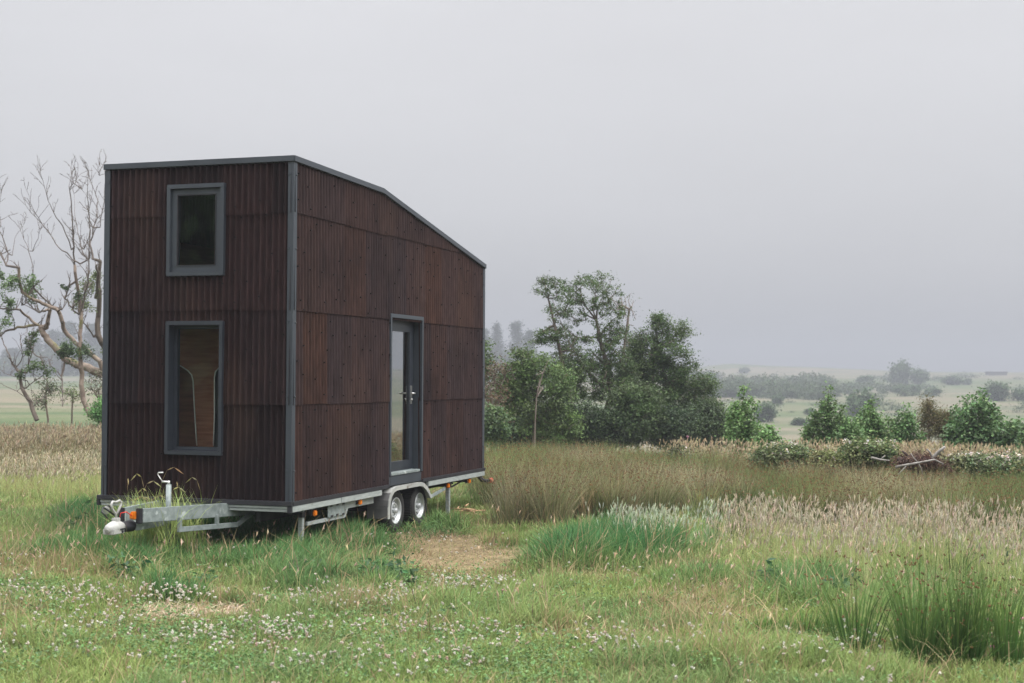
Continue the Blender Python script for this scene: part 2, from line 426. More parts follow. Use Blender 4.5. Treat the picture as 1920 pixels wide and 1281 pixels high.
# haze: one closed box of thin even air
if HAZE:
    hb = MB(); hb.box(-1700, 1700, -1700, 1700, float(GMIN) - 1.0, 40)
    hm = bpy.data.materials.new('mist'); hm.use_nodes = True; nt = hm.node_tree; nt.nodes.clear()
    ho = N(nt, 'ShaderNodeOutputMaterial'); pv = N(nt, 'ShaderNodeVolumePrincipled')
    pv.inputs['Color'].default_value = HAZE_COL; pv.inputs['Density'].default_value = HAZE; pv.inputs['Density Attribute'].default_value = ''
    pv.inputs['Anisotropy'].default_value = 0.0
    nt.links.new(pv.outputs[0], ho.inputs['Volume'])
    tag(hb.build('haze', hm), 'pale grey mist hanging over the whole field', 'mist', kind='stuff')

# ------------------------------------------------------------------ ground: one sheet to the horizon
def ell(px, py, lst):
    v = np.zeros_like(px)
    for e in lst:
        cx_, cy_, rx, ry = e[:4]; wt = e[4] if len(e) > 4 else 1.0
        v = np.maximum(v, wt * np.clip(1.25 - ((px - cx_) / rx) ** 2 - ((py - cy_) / ry) ** 2, 0, 1))
    return v
# patches of the meadow, located by where they lie in the photograph's frame on the flat field (then real ground points)
Z_LUSH = [(430, 1000, 330, 36), (160, 985, 70, 28), (620, 1000, 120, 26), (570, 1096, 110, 24, .7), (720, 1092, 70, 30, .9), (330, 1122, 75, 14), (250, 1075, 50, 16), (830, 990, 60, 12, .7), (1500, 1110, 120, 40, .7), (1300, 1100, 90, 24, .6), (1700, 1150, 120, 60, .5), (900, 1150, 170, 40, .35)]
Z_TALL = [(1075, 1058, 110, 24), (1200, 1050, 100, 32), (1150, 1040, 120, 20)]
Z_DRY = [(250, 1046, 360, 20), (90, 1070, 190, 42, .8), (330, 1145, 170, 30, .8), (790, 1070, 200, 24, .8), (620, 1042, 160, 12), (850, 1035, 150, 38), (1290, 1082, 70, 22), (980, 985, 110, 14, .8), (1330, 1150, 160, 50, .6), (700, 1150, 120, 16, .5), (240, 1180, 130, 30, .5), (100, 880, 200, 60, .6), (1440, 1010, 90, 20, .6)]
Z_BARE = [(800, 1012, 120, 24), (860, 1044, 160, 26), (320, 1146, 90, 15), (410, 1142, 70, 10, .9), (370, 1112, 75, 7, .7), (970, 987, 90, 9, .6), (640, 1046, 90, 7, .7), (420, 1040, 130, 7, .6)]
Z_CLOVER = [(450, 1235, 560, 62), (200, 1150, 220, 30, .9), (820, 1140, 220, 46, .8), (1020, 1265, 420, 44, .9), (1500, 1250, 380, 36, .45), (60, 1130, 90, 24, .8), (600, 1165, 180, 26, .7)]
Z_PLUME_W = [(1200, 1040, 105, 24), (1300, 1035, 80, 22, .6)]
Z_PLUME = [(1640, 1066, 320, 40), (1440, 1046, 120, 36), (1880, 1080, 160, 50, .9), (1560, 1105, 170, 26, .35), (60, 905, 150, 45, .9), (180, 895, 60, 50, .7)]

def in_rush(x, y):
    px, py = topix(x, y, 0.0)
    fx = np.interp(px, [880, 905, 960, 1010, 1080, 1180, 1320, 1450, 1700, 2000, 2300], [935, 962, 984, 988, 982, 974, 974, 988, 1003, 1008, 1008])
    bx = np.interp(px, [900, 1180, 1320, 1500, 1900, 2300], [885, 889, 908, 915, 930, 934])
    n = (fbm(x, y, 1.3) - .5) * 26
    u, v = tohouse(x, y)
    hs_ = ~((u > -1.6) & (u < 6.75) & (v > -.45) & (v < 2.8))
    return sstep(-6, 6, fx + n - py) * sstep(-3, 3, py - bx - n * .4) * sstep(880, 912, px) * hs_
def in_rough(x, y):      # tall rough grass beyond the house on its far side
    px, py = topix(x, y, 0.0)
    return sstep(0, 10, 902 + (fbm(x, y, 1.6) - .5) * 44 - py) * sstep(0, 6, py - 852) * (px < 330) * (px > -160)

na, nr = 420, 300
aa = np.linspace(0, 2 * math.pi, na, endpoint=False) ; 
aa = aa + .78 * np.sin(aa)                                # denser towards the view
rr = np.concatenate([[0.0], np.geomspace(1.2, 1650, nr)])
GX = np.sin(aa)[None, :] * rr[:, None]; GY = np.cos(aa)[None, :] * rr[:, None]
# clear the dense direction: aa is densest where cos(aa) term is negative, so turn the fan half round
GX, GY = -GX, -GY
gx, gy = GX.ravel(), GY.ravel(); gz = terrain(gx, gy)
d_ = np.sqrt(gx ** 2 + gy ** 2)
with np.errstate(all='ignore'):
    ppx, ppy = topix(gx, gy, 0.0)
vis = (gy > 4) & np.isfinite(ppx)
ppx = np.where(vis, ppx, -9999); ppy = np.where(vis, ppy, -9999)
near_c = np.array([.060, .070, .028]); dry_c = np.array([.23, .175, .095]); bare_c = np.array([.18, .14, .082])
c = np.repeat(near_c[None], len(gx), 0)
def mixc(c, k, col):
    k = np.clip(k, 0, 1)[:, None]; return c * (1 - k) + np.array(col) * k
c = mixc(c, .75 * sstep(.42, .62, fbm(gx, gy, 2.2)), [.10, .095, .045])
c = mixc(c, ell(ppx, ppy, Z_DRY) * .8, dry_c); c = mixc(c, ell(ppx, ppy, Z_BARE), bare_c)
c = mixc(c, ell(ppx, ppy, [(830, 1000, 70, 9), (905, 1028, 60, 10, .5)]), [.105, .07, .048])
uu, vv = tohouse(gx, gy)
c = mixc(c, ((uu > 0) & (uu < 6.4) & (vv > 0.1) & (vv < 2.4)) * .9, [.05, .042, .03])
# far fields: bands of pale bleached grass and green rough pasture
f1 = sstep(.40, .60, fbm(gx * .45 + 900, gy + 40, 42, 4)); f2 = fbm(gx + 77, gy * 1.6, 11, 4)
farc = mixc(np.repeat(np.array([[.075, .095, .045]]), len(gx), 0), f1, [.135, .122, .085]); farc = mixc(farc, sstep(.55, .7, f2) * .6, [.045, .070, .034]); farc = mixc(farc, sstep(.58, .42, f2) * .35, [.14, .12, .09])
k = sstep(26, 42, d_)[:, None]; c = c * (1 - k) + farc * k
idx = np.arange(len(rr) * na).reshape(len(rr), na)
q = np.stack([idx[:-1], np.roll(idx[:-1], -1, 1), np.roll(idx[1:], -1, 1), idx[1:]], -1).reshape(-1, 4)
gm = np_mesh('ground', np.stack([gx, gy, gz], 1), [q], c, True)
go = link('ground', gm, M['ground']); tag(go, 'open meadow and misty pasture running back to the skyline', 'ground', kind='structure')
# ------------------------------------------------------------------ the tiny house on its trailer
L_, W_, H_ = 6.43, 2.40, 3.87
UB, ZB, ZF = 2.463, 3.82, 3.15
house_o = empty('tiny_house', (ORG[0], ORG[1], 0.0), math.pi / 2 - HEAD,
    label='tall dark brown corrugated tiny house on a galvanised twin axle trailer', cat='tiny house')
def part(mb, name, mat, parent=None, **k):
    o = mb.build(name, mat, parent or house_o, **k)
    if parent is None: o.location.z = DECK
    return o
def roof_z(u):
    return np.where(u < UB, H_ + (ZB - H_) * u / UB, ZB + (ZF - ZB) * (u - UB) / (L_ - UB))

def corr_wall(length, place, ztop, rows, holes, seed, pal, lo=.085):
    """corrugated sheets in lapped rows; place(s, out, z) -> local point"""
    rg = np.random.default_rng(seed); PT = .0775; amp = .024
    s = np.arange(0, length + 1e-6, PT / 10)
    for h in holes: s = np.concatenate([s, [h[0], h[1]]])
    s = np.unique(np.round(s, 4)); V = []; F = []; C = []
    nb = 0
    sheets = {}
    for ri in range(len(rows) - 1):
        z0, z1 = rows[ri], rows[ri + 1]
        zs = [z0 - (.045 if ri else 0), z0 - (.045 if ri else 0)]
        inner = sorted({z for h in holes for z in h[2:4] if z0 + .02 < z < z1 - .02})
        zs += inner + list(np.linspace(z0, z1, 6)[1:-1]); zs = [zs[0]] + sorted(zs[1:]) + [z1]
        off = (int(rg.integers(0, 3)) * 2.6 * PT)
        col_id = np.floor((s + off) / (PT * 8.5)).astype(int)
        tops = ztop(s)
        g = []; cc = []
        shift = {k: (rg.normal(0, .0015), rg.normal(0, .0035)) for k in set(col_id)}
        tint = {k: pal(rg, ri) for k in set(col_id)}
        dz = np.array([shift[k][1] for k in col_id]); do = np.array([shift[k][0] for k in col_id]); tt = np.array([tint[k] for k in col_id])
        for j, z in enumerate(zs):
            lap = .015 * max(0, 1 - (z - z0) / (z1 - z0)) + do
            wob = .0015 * np.sin(s * 9 + ri)
            o = amp * (2 * (.5 + .5 * np.cos(2 * math.pi * s / PT)) ** 1.35 - 1) + lap + wob - (.006 if j == 0 else 0)
            zz = np.minimum(z + (dz if ri and j < 2 else 0) + (.004 if j == 0 else 0), tops)
            g.append(place(s, o, zz)); cc.append(tt)
        g = np.array(g); m, n = g.shape[:2]
        V.append(g.reshape(-1, 3)); C.append(np.array(cc).reshape(-1, 3))
        for j in range(m - 1):
            zc = (zs[j] + zs[j + 1]) / 2
            ok = zs[j] < np.maximum(tops[:-1], tops[1:]) - .001
            for h in holes:
                if h[2] - .005 < zc < h[3] + .005: ok &= ~((s[:-1] > h[0] - .001) & (s[1:] < h[1] + .001))
            i = np.where(ok)[0]
            F.append(nb + np.stack([j * n + i, j * n + i + 1, (j + 1) * n + i + 1, (j + 1) * n + i], 1))
        nb += m * n
    # screw heads on the ridges
    pts = []
    nrid = int(length / PT)
    for a in range(1, nrid, 2):
        for b in range(0, 12):
            z = .12 + b * .36 + (.18 if (a // 2) % 2 else 0) + rg.normal(0, .03)
            sa = a * PT + PT * int(rg.random() < .25)
            if rg.random() < .42: continue
            if z > ztop(np.array([sa]))[0] - .12: continue
            if any(h[0] - .05 < sa < h[1] + .05 and h[2] - .05 < z < h[3] + .05 for h in holes): continue
            pts.append((sa, z))
    for sa, z in pts:
        r = .0105
        ring = [place(np.array([sa + r * math.cos(t)]), np.array([amp + .006]), np.array([z + r * math.sin(t)]))[0] for t in np.linspace(0, 2 * math.pi, 7)[:-1]]
        ring2 = [place(np.array([sa + r * .9 * math.cos(t)]), np.array([amp + .024]), np.array([z + r * .9 * math.sin(t)]))[0] for t in np.linspace(0, 2 * math.pi, 7)[:-1]]
        V.append(np.array(ring + ring2)); C.append(np.tile([[.006, .005, .0055]], (12, 1)))
        F.append(nb + np.array([[k, (k + 1) % 6, 6 + (k + 1) % 6, 6 + k] for k in range(6)] + [[6, 7, 8, 9], [6, 9, 10, 11]])); nb += 12
    me = np_mesh('wall', np.concatenate(V), [np.concatenate(F)], np.concatenate(C), False)
    o = link('wall', me, M['clad'], house_o); o.location.z = DECK

    return o

ROWS = [0.0, 1.13, 2.20, 3.29, 4.2]
def pal_front(rg, ri):  # weaker light on the short front put into a darker sheet colour
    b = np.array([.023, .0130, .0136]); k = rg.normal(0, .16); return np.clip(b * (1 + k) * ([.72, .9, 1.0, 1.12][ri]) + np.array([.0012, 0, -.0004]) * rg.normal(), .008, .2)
def pal_side(rg, ri):  # same sheets, made paler for the stronger light on the long side
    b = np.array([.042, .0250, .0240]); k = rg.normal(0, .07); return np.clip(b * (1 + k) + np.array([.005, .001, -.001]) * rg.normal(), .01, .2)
UW = (.865, 1.545, 2.58, 3.58); LW = (.87, 1.545, .54, 2.005); DR = (2.78, 3.81, 0.0, 2.18)
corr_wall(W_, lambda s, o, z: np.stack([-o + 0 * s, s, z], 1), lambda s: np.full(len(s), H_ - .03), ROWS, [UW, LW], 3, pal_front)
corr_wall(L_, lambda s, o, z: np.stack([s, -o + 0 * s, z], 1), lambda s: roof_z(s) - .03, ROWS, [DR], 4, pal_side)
corr_wall(L_, lambda s, o, z: np.stack([s, W_ + o + 0 * s, z], 1), lambda s: roof_z(s) - .03, ROWS, [(.25, .92, .55, 1.95)], 5, pal_side)  # opening cut for the added, unseen window
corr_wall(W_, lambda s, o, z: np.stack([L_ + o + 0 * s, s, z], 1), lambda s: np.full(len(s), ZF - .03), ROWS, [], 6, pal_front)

# corner flashings with their screws
def corner(u, v, su, sv, top):
    m = MB(); t = .030
    a0, a1 = sorted((u + su * t, u - su * .055)); b0, b1 = sorted((v + sv * t, v + sv * (t - .008)))
    m.box(a0, a1, b0, b1, 0.0, top)                      # leaf on the long side
    a0, a1 = sorted((u + su * t, u + su * (t - .008))); b0, b1 = sorted((v + sv * (t - .008), v - sv * .042))
    m.box(a0, a1, b0, b1, 0.0, top)                      # leaf on the short side
    z = .35
    while z < top - .1:
        m.lathe([(.0, sv * .0), (.012, sv * .0), (.010, sv * .009), (0, sv * .011)], 8, 'y', (u - su * .036, v + sv * t, z))
        c0 = (u + su * (t + .005), v - sv * .028, z + .01)
        m.box(min(c0[0] - .006, c0[0] + .006), c0[0] + .006, c0[1] - .010, c0[1] + .010, c0[2] - .010, c0[2] + .010)
        z += .83
    return part(m, 'corner_flashing', M['trim'], recalc=True)
corner(0, 0, -1, -1, H_ - .06); corner(0, W_, -1, 1, H_ - .06); corner(L_, 0, 1, -1, ZF - .06); corner(L_, W_, 1, 1, ZF - .06)

# roof and its edge trim
m = MB()
for (u0, z0, u1, z1) in ((-.03, H_ - .005, UB, ZB - .005), (UB, ZB - .005, L_ + .03, ZF - .01)):
    m.quadbox([(u0, -.03, z0 - .05), (u1, -.03, z1 - .05), (u1, W_ + .03, z1 - .05), (u0, W_ + .03, z0 - .05), (u0, -.03, z0), (u1, -.03, z1), (u1, W_ + .03, z1), (u0, W_ + .03, z0)])
roof = part(m, 'roof', M['trim'])
def fascia(a, b):
    """folded strip along the roof edge between two local points (top edge)"""
    m = MB(); a = np.array(a, float); b = np.array(b, float)
    d = (b - a) / np.linalg.norm(b - a); out = np.cross(d, [0, 0, 1]); out[2] = 0; out /= np.linalg.norm(out)
    dn = np.array([0, 0, -.05]); q = []
    for o_ in (.0, .014):
        q += [a + out * o_ + dn, b + out * o_ + dn, b + out * o_ + [0, 0, .012], a + out * o_ + [0, 0, .012]]
    m.quadbox(q)
    i = -out * .11
    m.quadbox([a + i + [0, 0, .003], b + i + [0, 0, .003], b + out * .013 + [0, 0, .003], a + out * .013 + [0, 0, .003], a + i + [0, 0, .0125], b + i + [0, 0, .0125], b + out * .013 + [0, 0, .0125], a + out * .013 + [0, 0, .0125]])
    return part(m, 'roof_trim', M['trim'], roof)
e_ = .034
fascia((-e_, W_ + e_, H_), (-e_, -e_, H_)); fascia((-e_, -e_, H_), (UB, -e_, ZB)); fascia((UB, -e_, ZB), (L_ + e_, -e_, ZF - .006))
fascia((L_ + e_, -e_, ZF - .006), (L_ + e_, W_ + e_, ZF - .006)); fascia((L_ + e_, W_ + e_, ZF - .006), (UB, W_ + e_, ZB)); fascia((UB, W_ + e_, ZB), (-e_, W_ + e_, H_))

# windows in the short front: proud box surround, inner frame, glass
def ring(m, u0, u1, v0, v1, z0, z1, t):
    m.box(u0, u1, v0, v1, z0, z0 + t); m.box(u0, u1, v0, v1, z1 - t, z1); m.box(u0, u1, v0, v0 + t, z0 + t, z1 - t); m.box(u0, u1, v1 - t, v1, z0 + t, z1 - t)
def ringy(m, v0, v1, u0, u1, z0, z1, t, tb=None):
    tb = t if tb is None else tb
    m.box(u0, u1, v0, v1, z1 - t, z1); m.box(u0, u0 + t, v0, v1, z0 + tb, z1 - t); m.box(u1 - t, u1, v0, v1, z0 + tb, z1 - t)
    if tb: m.box(u0, u1, v0, v1, z0, z0 + tb)
m = MB(); ring(m, -.060, .09, .836, 1.576, 2.552, 3.607, .046)
win = part(m, 'window', M['trim'], bevel=.004); win['label'] = 'upper opening window with a wide pale sash'
m = MB(); ring(m, -.022, .05, .884, 1.528, 2.60, 3.559, .070); part(m, 'sash', M['trim'], win, bevel=.004)
m = MB(); ring(m, -.028, .03, .951, 1.461, 2.667, 3.492, .012); part(m, 'gasket', M['black'], win)
m = MB(); m.box(.0, .008, .958, 1.454, 2.674, 3.485); part(m, 'pane', M['glass'], win, recalc=True)
m = MB(); ring(m, -.060, .16, .838, 1.574, .508, 2.036, .044)
win2 = part(m, 'window', M['trim_dark'], bevel=.004); win2['label'] = 'lower fixed window with a deep dark reveal'
m = MB(); ring(m, .055, .12, .884, 1.528, .553, 1.991, .040); part(m, 'sash', M['trim_dark'], win2, bevel=.004)
m = MB(); m.box(.075, .083, .922, 1.490, .592, 1.952); part(m, 'pane', M['glass'], win2)

m = MB(); ringy(m, W_ - .02, W_ + .06, .22, .95, .52, 1.98, .05); added_win = part(m, 'window', M['trim_dark'], bevel=.004)  # out-of-view window, added so that daylight brightens the room
m = MB(); m.box(.27, .90, W_ + .0, W_ + .008, .57, 1.93); part(m, 'pane', M['glass'], added_win)
# door in the long side
m = MB(); ringy(m, -.045, .17, 2.725, 3.872, .118, 2.235, .050, 0)
dfr = part(m, 'door_frame', M['trim'], bevel=.004)
m = MB(); ringy(m, .085, .16, 2.778, 3.820, .15, 2.182, .062, .03); part(m, 'inner_frame', M['trim_dark'], dfr, bevel=.003)
m = MB(); m.box(2.80, 3.80, -.035, .16, .118, .152); part(m, 'door_sill', M['galv'], dfr, bevel=.004)
m = MB(); m.box(2.725, 3.872, -.026, .02, -.012, .112); part(m, 'kick_panel', M['trim'], dfr, bevel=.003)
m = MB(); ringy(m, .075, .135, 2.842, 3.756, .182, 2.118, .098, .10)
door = part(m, 'door', M['trim_dark'], bevel=.004)
m = MB(); m.box(2.935, 3.663, .098, .108, .276, 2.026); part(m, 'pane', M['door_glass'], door)
m = MB(); m.box(3.688, 3.726, .062, .076, 1.04, 1.29); m.tube([(3.707, .064, 1.185), (3.707, .012, 1.185), (3.69, .004, 1.185), (3.58, .004, 1.185)], .011, 10)
m.lathe([(.0, .0), (.017, .0), (.017, -.012), (0, -.012)], 14, 'y', (3.707, .062, 1.10))
part(m, 'handle', M['steel'], door)

# floor edge, deck rails
m = MB()
m.box(-.075, .0, -.050, W_ + .06, -.034, .016); m.box(.0, 2.72, -.050, .0, -.034, .012); m.box(3.88, L_ + .04, -.050, 0, -.034, .012)
m.box(0.0, L_ + .04, W_, W_ + .05, -.034, .012)
part(m, 'floor_edge', M['black'], bevel=.004)
for a, b in ((-.03, 1.25), (1.256, 2.47), (4.09, 6.44)):
    m = MB(); m.box(a, b, -.048, -.006, -.108, -.037)
    m.box(a, b, -.0065, .04, -.108, -.098)
    part(m, 'deck_rail', M['rail'], bevel=.005)
m = MB(); m.box(-.058, -.02, -.0, W_ + .02, -.066, -.037); m.box(-.044, -.0, .0, W_ + .02, -.104, -.069)
part(m, 'front_rail', M['rail'], bevel=.004)
m = MB(); m.box(-.066, -.026, -.052, -.001, -.112, -.036); part(m, 'rail_end', M['black'], bevel=.004)
m = MB(); m.box(-.07, -.02, W_ + .022, W_ + .06, -.10, -.036); part(m, 'rail_end', M['black'], bevel=.004)
# chassis
m = MB(); m.box(.05, L_, .06, W_ - .06, -.094, -.04)
for v in (.45, 1.95): m.box(.1, 6.3, v - .03, v + .03, -.24, -.096)
for u in (.7, 1.9, 3.15, 3.98, 5.2, 6.2): m.box(u - .025, u + .025, .1, 2.3, -.20, -.097)
for u in (3.15, 3.98): m.tube([(u, .2, -.34), (u, 2.2, -.34)], .05, 10)
part(m, 'chassis', M['under'])
m = MB()
m.box(.49, 1.50, .02, .05, -.305, -.262); m.beam((1.50, .035, -.29), (1.60, .035, -.16), .028, .05); m.box(1.50, 2.36, .02, .06, -.20, -.112)
part(m, 'side_bracket', M['rail'], bevel=.003)
m = MB(); m.box(1.0, 1.47, .005, .018, -.262, -.112); plate = None
plate = part(m, 'perforated_plate', M['galv'], bevel=.003)
for u, z in ((1.08, -.125), (1.25, -.122), (1.42, -.125), (1.10, -.25), (1.25, -.245), (1.42, -.25)):
    m = MB(); m.box(u - .03, u + .03, .0015, .004, z - .012, z + .012); part(m, 'slot', M['black'], plate)

# drawbar: two converging beams with end caps, coupling, hand brake, post
ba, bb = (-1.27, 1.085, -.068), (.75, .55, -.12)
fa, fb = (-1.27, 1.315, -.068), (.75, 1.85, -.12)
m = MB(); m.beam(ba, bb, .050, .150); m.beam(fa, fb, .050, .150)
bar = part(m, 'drawbar', M['galv'], bevel=.006)
for a, b in ((ba, bb), (fa, fb)):
    d = np.array(a) - np.array(b); d /= np.linalg.norm(d)
    m = MB(); m.beam(np.array(a) + d * .002, np.array(a) + d * .055, .058, .160); part(m, 'end_cap', M['black'], bar, bevel=.006)
m = MB()
m.box(-1.28, -.62, 1.13, 1.27, -.225, -.135)
part(m, 'overrun_tube', M['galv'], bar, bevel=.006)
m = MB(); pr = []
for i in range(9): pr += [(.062 - .001 * i, -.0 + i * .022), (.047, .011 + i * .022)]
b0 = len(m.v)
m.lathe([(r_, y_) for r_, y_ in pr], 20, 'y'); 
m.v = [(-1.28 - y, 1.2 + x, -.175 + z) for x, y, z in m.v]
part(m, 'rubber_bellows', M['black'])
m = MB()
m.tube([(-1.46, 1.2, -.172), (-1.52, 1.2, -.165), (-1.60, 1.2, -.165), (-1.68, 1.2, -.178), (-1.715, 1.2, -.19)], [.052, .066, .070, .060, .028], 16)
m.box(-1.70, -1.50, 1.135, 1.265, -.228, -.172)
m.box(-1.60, -1.52, 1.17, 1.23, -.112, -.066)
cpl = part(m, 'tow_coupling', M['white'], bevel=.006)
m = MB(); m.box(-1.58, -1.50, 1.128, 1.134, -.19, -.175); m.lathe([(.0, -.0), (.016, 0), (.016, -.007), (0, -.007)], 12, 'y', (-1.54, 1.135, -.205)); part(m, 'latch', M['black'], cpl)
m = MB(); h0 = np.array([-1.555, 1.2, -.07])
m.tube([h0, h0 + [-.01, 0, .045], h0 + [-.075, 0, .10], h0 + [-.095, 0, .15], h0 + [-.07, 0, .175], h0 + [-.01, 0, .165], h0 + [.05, 0, .178], h0 + [.085, 0, .16], h0 + [.075, 0, .12], h0 + [.01, 0, .045]], .0125, 8)
part(m, 'grip', M['white'], cpl)
m = MB(); m.tube([(-1.50, 1.2, -.09), (-1.52, 1.17, -.02), (-1.48, 1.13, -.01), (-1.40, 1.13, -.05), (-1.33, 1.12, -.09)], .005, 6); part(m, 'breakaway_cable', M['red'], bar)
m = MB(); m.tube([(-1.62, 1.26, -.07), (-1.67, 1.30, .0), (-1.60, 1.33, .04), (-1.48, 1.32, -.02), (-1.35, 1.30, -.1)], .008, 6); part(m, 'brake_cable', M['black'], bar)
m = MB(); m.box(-1.36, -1.31, 1.115, 1.16, -.10, -.02); m.box(-1.385, -1.362, 1.12, 1.155, -.09, -.035); part(m, 'reflector', M['amber'], bar, bevel=.004)
m = MB()      # lower frame bolted under the beam nearer the door side
p0, p1 = np.array([-.80, .93, -.255]), np.array([.08, .70, -.275])
m.beam(p0, p1, .035, .055); m.beam(p0 + [.03, -.003, -.01], p0 + [.03, -.003, .13], .05, .035); m.beam(p0 + [.57, -.148, 0], p0 + [.57, -.148, .115], .05, .035)
m.beam(p1, (.42, .60, -.11), .03, .05)
part(m, 'lower_brace', M['galv'], bar, bevel=.004)
m = MB(); m.tube([(-.72, 1.1, -.35), (-.72, 1.1, .222)], .030, 18)
post = part(m, 'jockey_post', M['galv'])
m = MB(); m.tube([(-.72, 1.1, .222), (-.72, 1.1, .262)], .016, 12); m.tube([(-.72, 1.1, .25), (-.735, 1.175, .252)], .012, 8); m.tube([(-.735, 1.165, .252), (-.735, 1.20, .29), (-.735, 1.23, .335)], .006, 6); m.tube([(-.735, 1.23, .335), (-.735, 1.215, .35), (-.735, 1.16, .352)], .008, 6)
part(m, 'crank', M['steel'], post)
m = MB(); m.lathe([(.06, -.03), (.10, -.03), (.105, -.015), (.105, .015), (.10, .03), (.06, .03)], 22, 'y', (-.64, 1.1, -.42)); part(m, 'jockey_wheel', M['tyre'], post)
# tandem mudguard
outer = [(2.655, -.43), (2.655, -.30), (2.68, -.19), (2.74, -.10), (2.83, -.045), (2.95, -.026), (3.78, -.026), (3.92, -.05), (4.03, -.10), (4.12, -.17), (4.20, -.27)]
inner = [(2.725, -.43), (2.725, -.305), (2.745, -.215), (2.79, -.145), (2.86, -.10), (2.95, -.078), (3.76, -.078), (3.88, -.10), (3.98, -.145), (4.07, -.205), (4.155, -.285)]
thin = [(x + (.010 if i < 5 else 0), z - (.010 if i >= 3 else 0)) for i, (x, z) in enumerate(outer)]
def guard(v0, s):
    m = MB(); m.strip(outer, inner, *sorted((v0, v0 + s * .012))); g = part(m, 'mudguard', M['guard'], bevel=.003)
    m = MB(); m.strip(outer[3:], thin[3:], *sorted((v0 + s * .012, v0 + s * .28))); part(m, 'guard_top', M['guard'], g)
    m = MB(); m.strip(outer[:4], thin[:4], *sorted((v0 + s * .0125, v0 + s * .30))); m.box(2.648, 2.6535, *sorted((v0 + s * .0, v0 + s * .30)), -.27, -.262); part(m, 'guard_flap', M['guard_front'], g, bevel=.002)
    return g
guard(-.055, 1); guard(W_ + .055, -1)
m = MB(); m.beam((4.19, -.03, -.262), (4.85, .0, -.19), .02, .045); part(m, 'guard_stay', M['galv'], bevel=.003)
# wheels
def wheel(u, v, s):
    m = MB(); m.lathe([(.0, s * -.006), (.028, s * -.006), (.034, s * .0), (.036, s * .05)], 20, 'y')
    for k in range(5):
        a = 2 * math.pi * k / 5 + .3
        m.lathe([(0, s * .030), (.011, s * .030), (.012, s * .05)], 6, 'y', (.056 * math.cos(a), 0, .056 * math.sin(a)))
    wo_ = m.build('wheel', M['rim'], house_o); wo_.location = (u, v, DECK - .365)
    m = MB(); m.lathe([(.17, s * .012), (.185, s * .004), (.20, s * .0), (.235, s * -.006), (.265, s * .002), (.280, s * .018), (.287, s * .04), (.287, s * .15), (.280, s * .175), (.25, s * .19), (.17, s * .18)], 48, 'y')
    for k in range(48):      # shoulder tread blocks
        a = 2 * math.pi * k / 48; ca, sa = math.cos(a), math.sin(a)
        m.quadbox([((.282 + dr) * math.cos(a + da), s * y, (.282 + dr) * math.sin(a + da)) for dr in (0, .011) for da, y in ((-.035, .028), (.035, .028), (.035, .16), (-.035, .16))])
    m.build('tyre', M['tyre'], wo_)
    m = MB(); m.lathe([(.036, s * .048), (.075, s * .044), (.088, s * .030), (.105, s * .030), (.125, s * .058), (.140, s * .060), (.152, s * .035), (.160, s * .012), (.175, s * .004), (.178, s * .012), (.168, s * .07)], 40, 'y')
    m.build('rim', M['rim'], wo_)
    for k in range(8):
        a = 2 * math.pi * k / 8 + .2
        m = MB(); m.lathe([(0, s * .0425), (.0125, s * .0425), (.0125, s * .05)], 10, 'y', (.1145 * math.cos(a), s * .0, .1145 * math.sin(a)))
        m.build('vent_hole', M['black'], wo_)
    return wo_
for u in (3.15, 3.98):
    wheel(u, .035, 1); wheel(u, W_ - .035, -1)
# marker lamps, prop legs, tail lamp
for u, z in ((.60, -.165), (1.86, -.142), (4.93, -.155), (5.82, -.15)):
    m = MB(); m.box(u - .035, u + .035, -.035, .0, z - .035, z + .03); lp = part(m, 'side_lamp', M['amber'], bevel=.010)
    m = MB(); m.box(u - .05, u + .03, .001, .03, z - .03, z + .05); part(m, 'lamp_bracket', M['black'], lp)
for u, foot in ((.40, -.66), (5.12, -.62)):
    m = MB(); m.box(u - .028, u + .028, .03, .085, foot, -.108); lg = part(m, 'prop_leg', M['rail'], bevel=.005)
    m = MB(); m.box(u - .06, u + .06, .0, .12, foot - .012, foot); part(m, 'foot', M['galv'], lg)
    m = MB(); m.box(u - .04, u + .04, .022, .095, -.20, -.14); part(m, 'clamp', M['black'], lg)
m = MB(); m.tube([(5.25, .05, -.20), (5.78, .05, -.13)], .012, 6); part(m, 'leg_stay', M['black'])
m = MB(); m.tube([(6.30, -.01, -.115), (6.37, -.02, -.17), (6.46, -.05, -.195), (6.53, -.09, -.19)], [.035, .032, .027, .027], 10); tl = part(m, 'tail_lamp_arm', M['black'])
m = MB(); m.tube([(6.53, -.09, -.19), (6.575, -.115, -.185)], [.036, .038], 12); part(m, 'tail_lamp', M['red'], tl)
m = MB(); m.tube([(.02, W_ - .05, -.13), (-.05, W_ - .05, -.165)], [.03, .05], 14); part(m, 'front_lamp', M['white'])
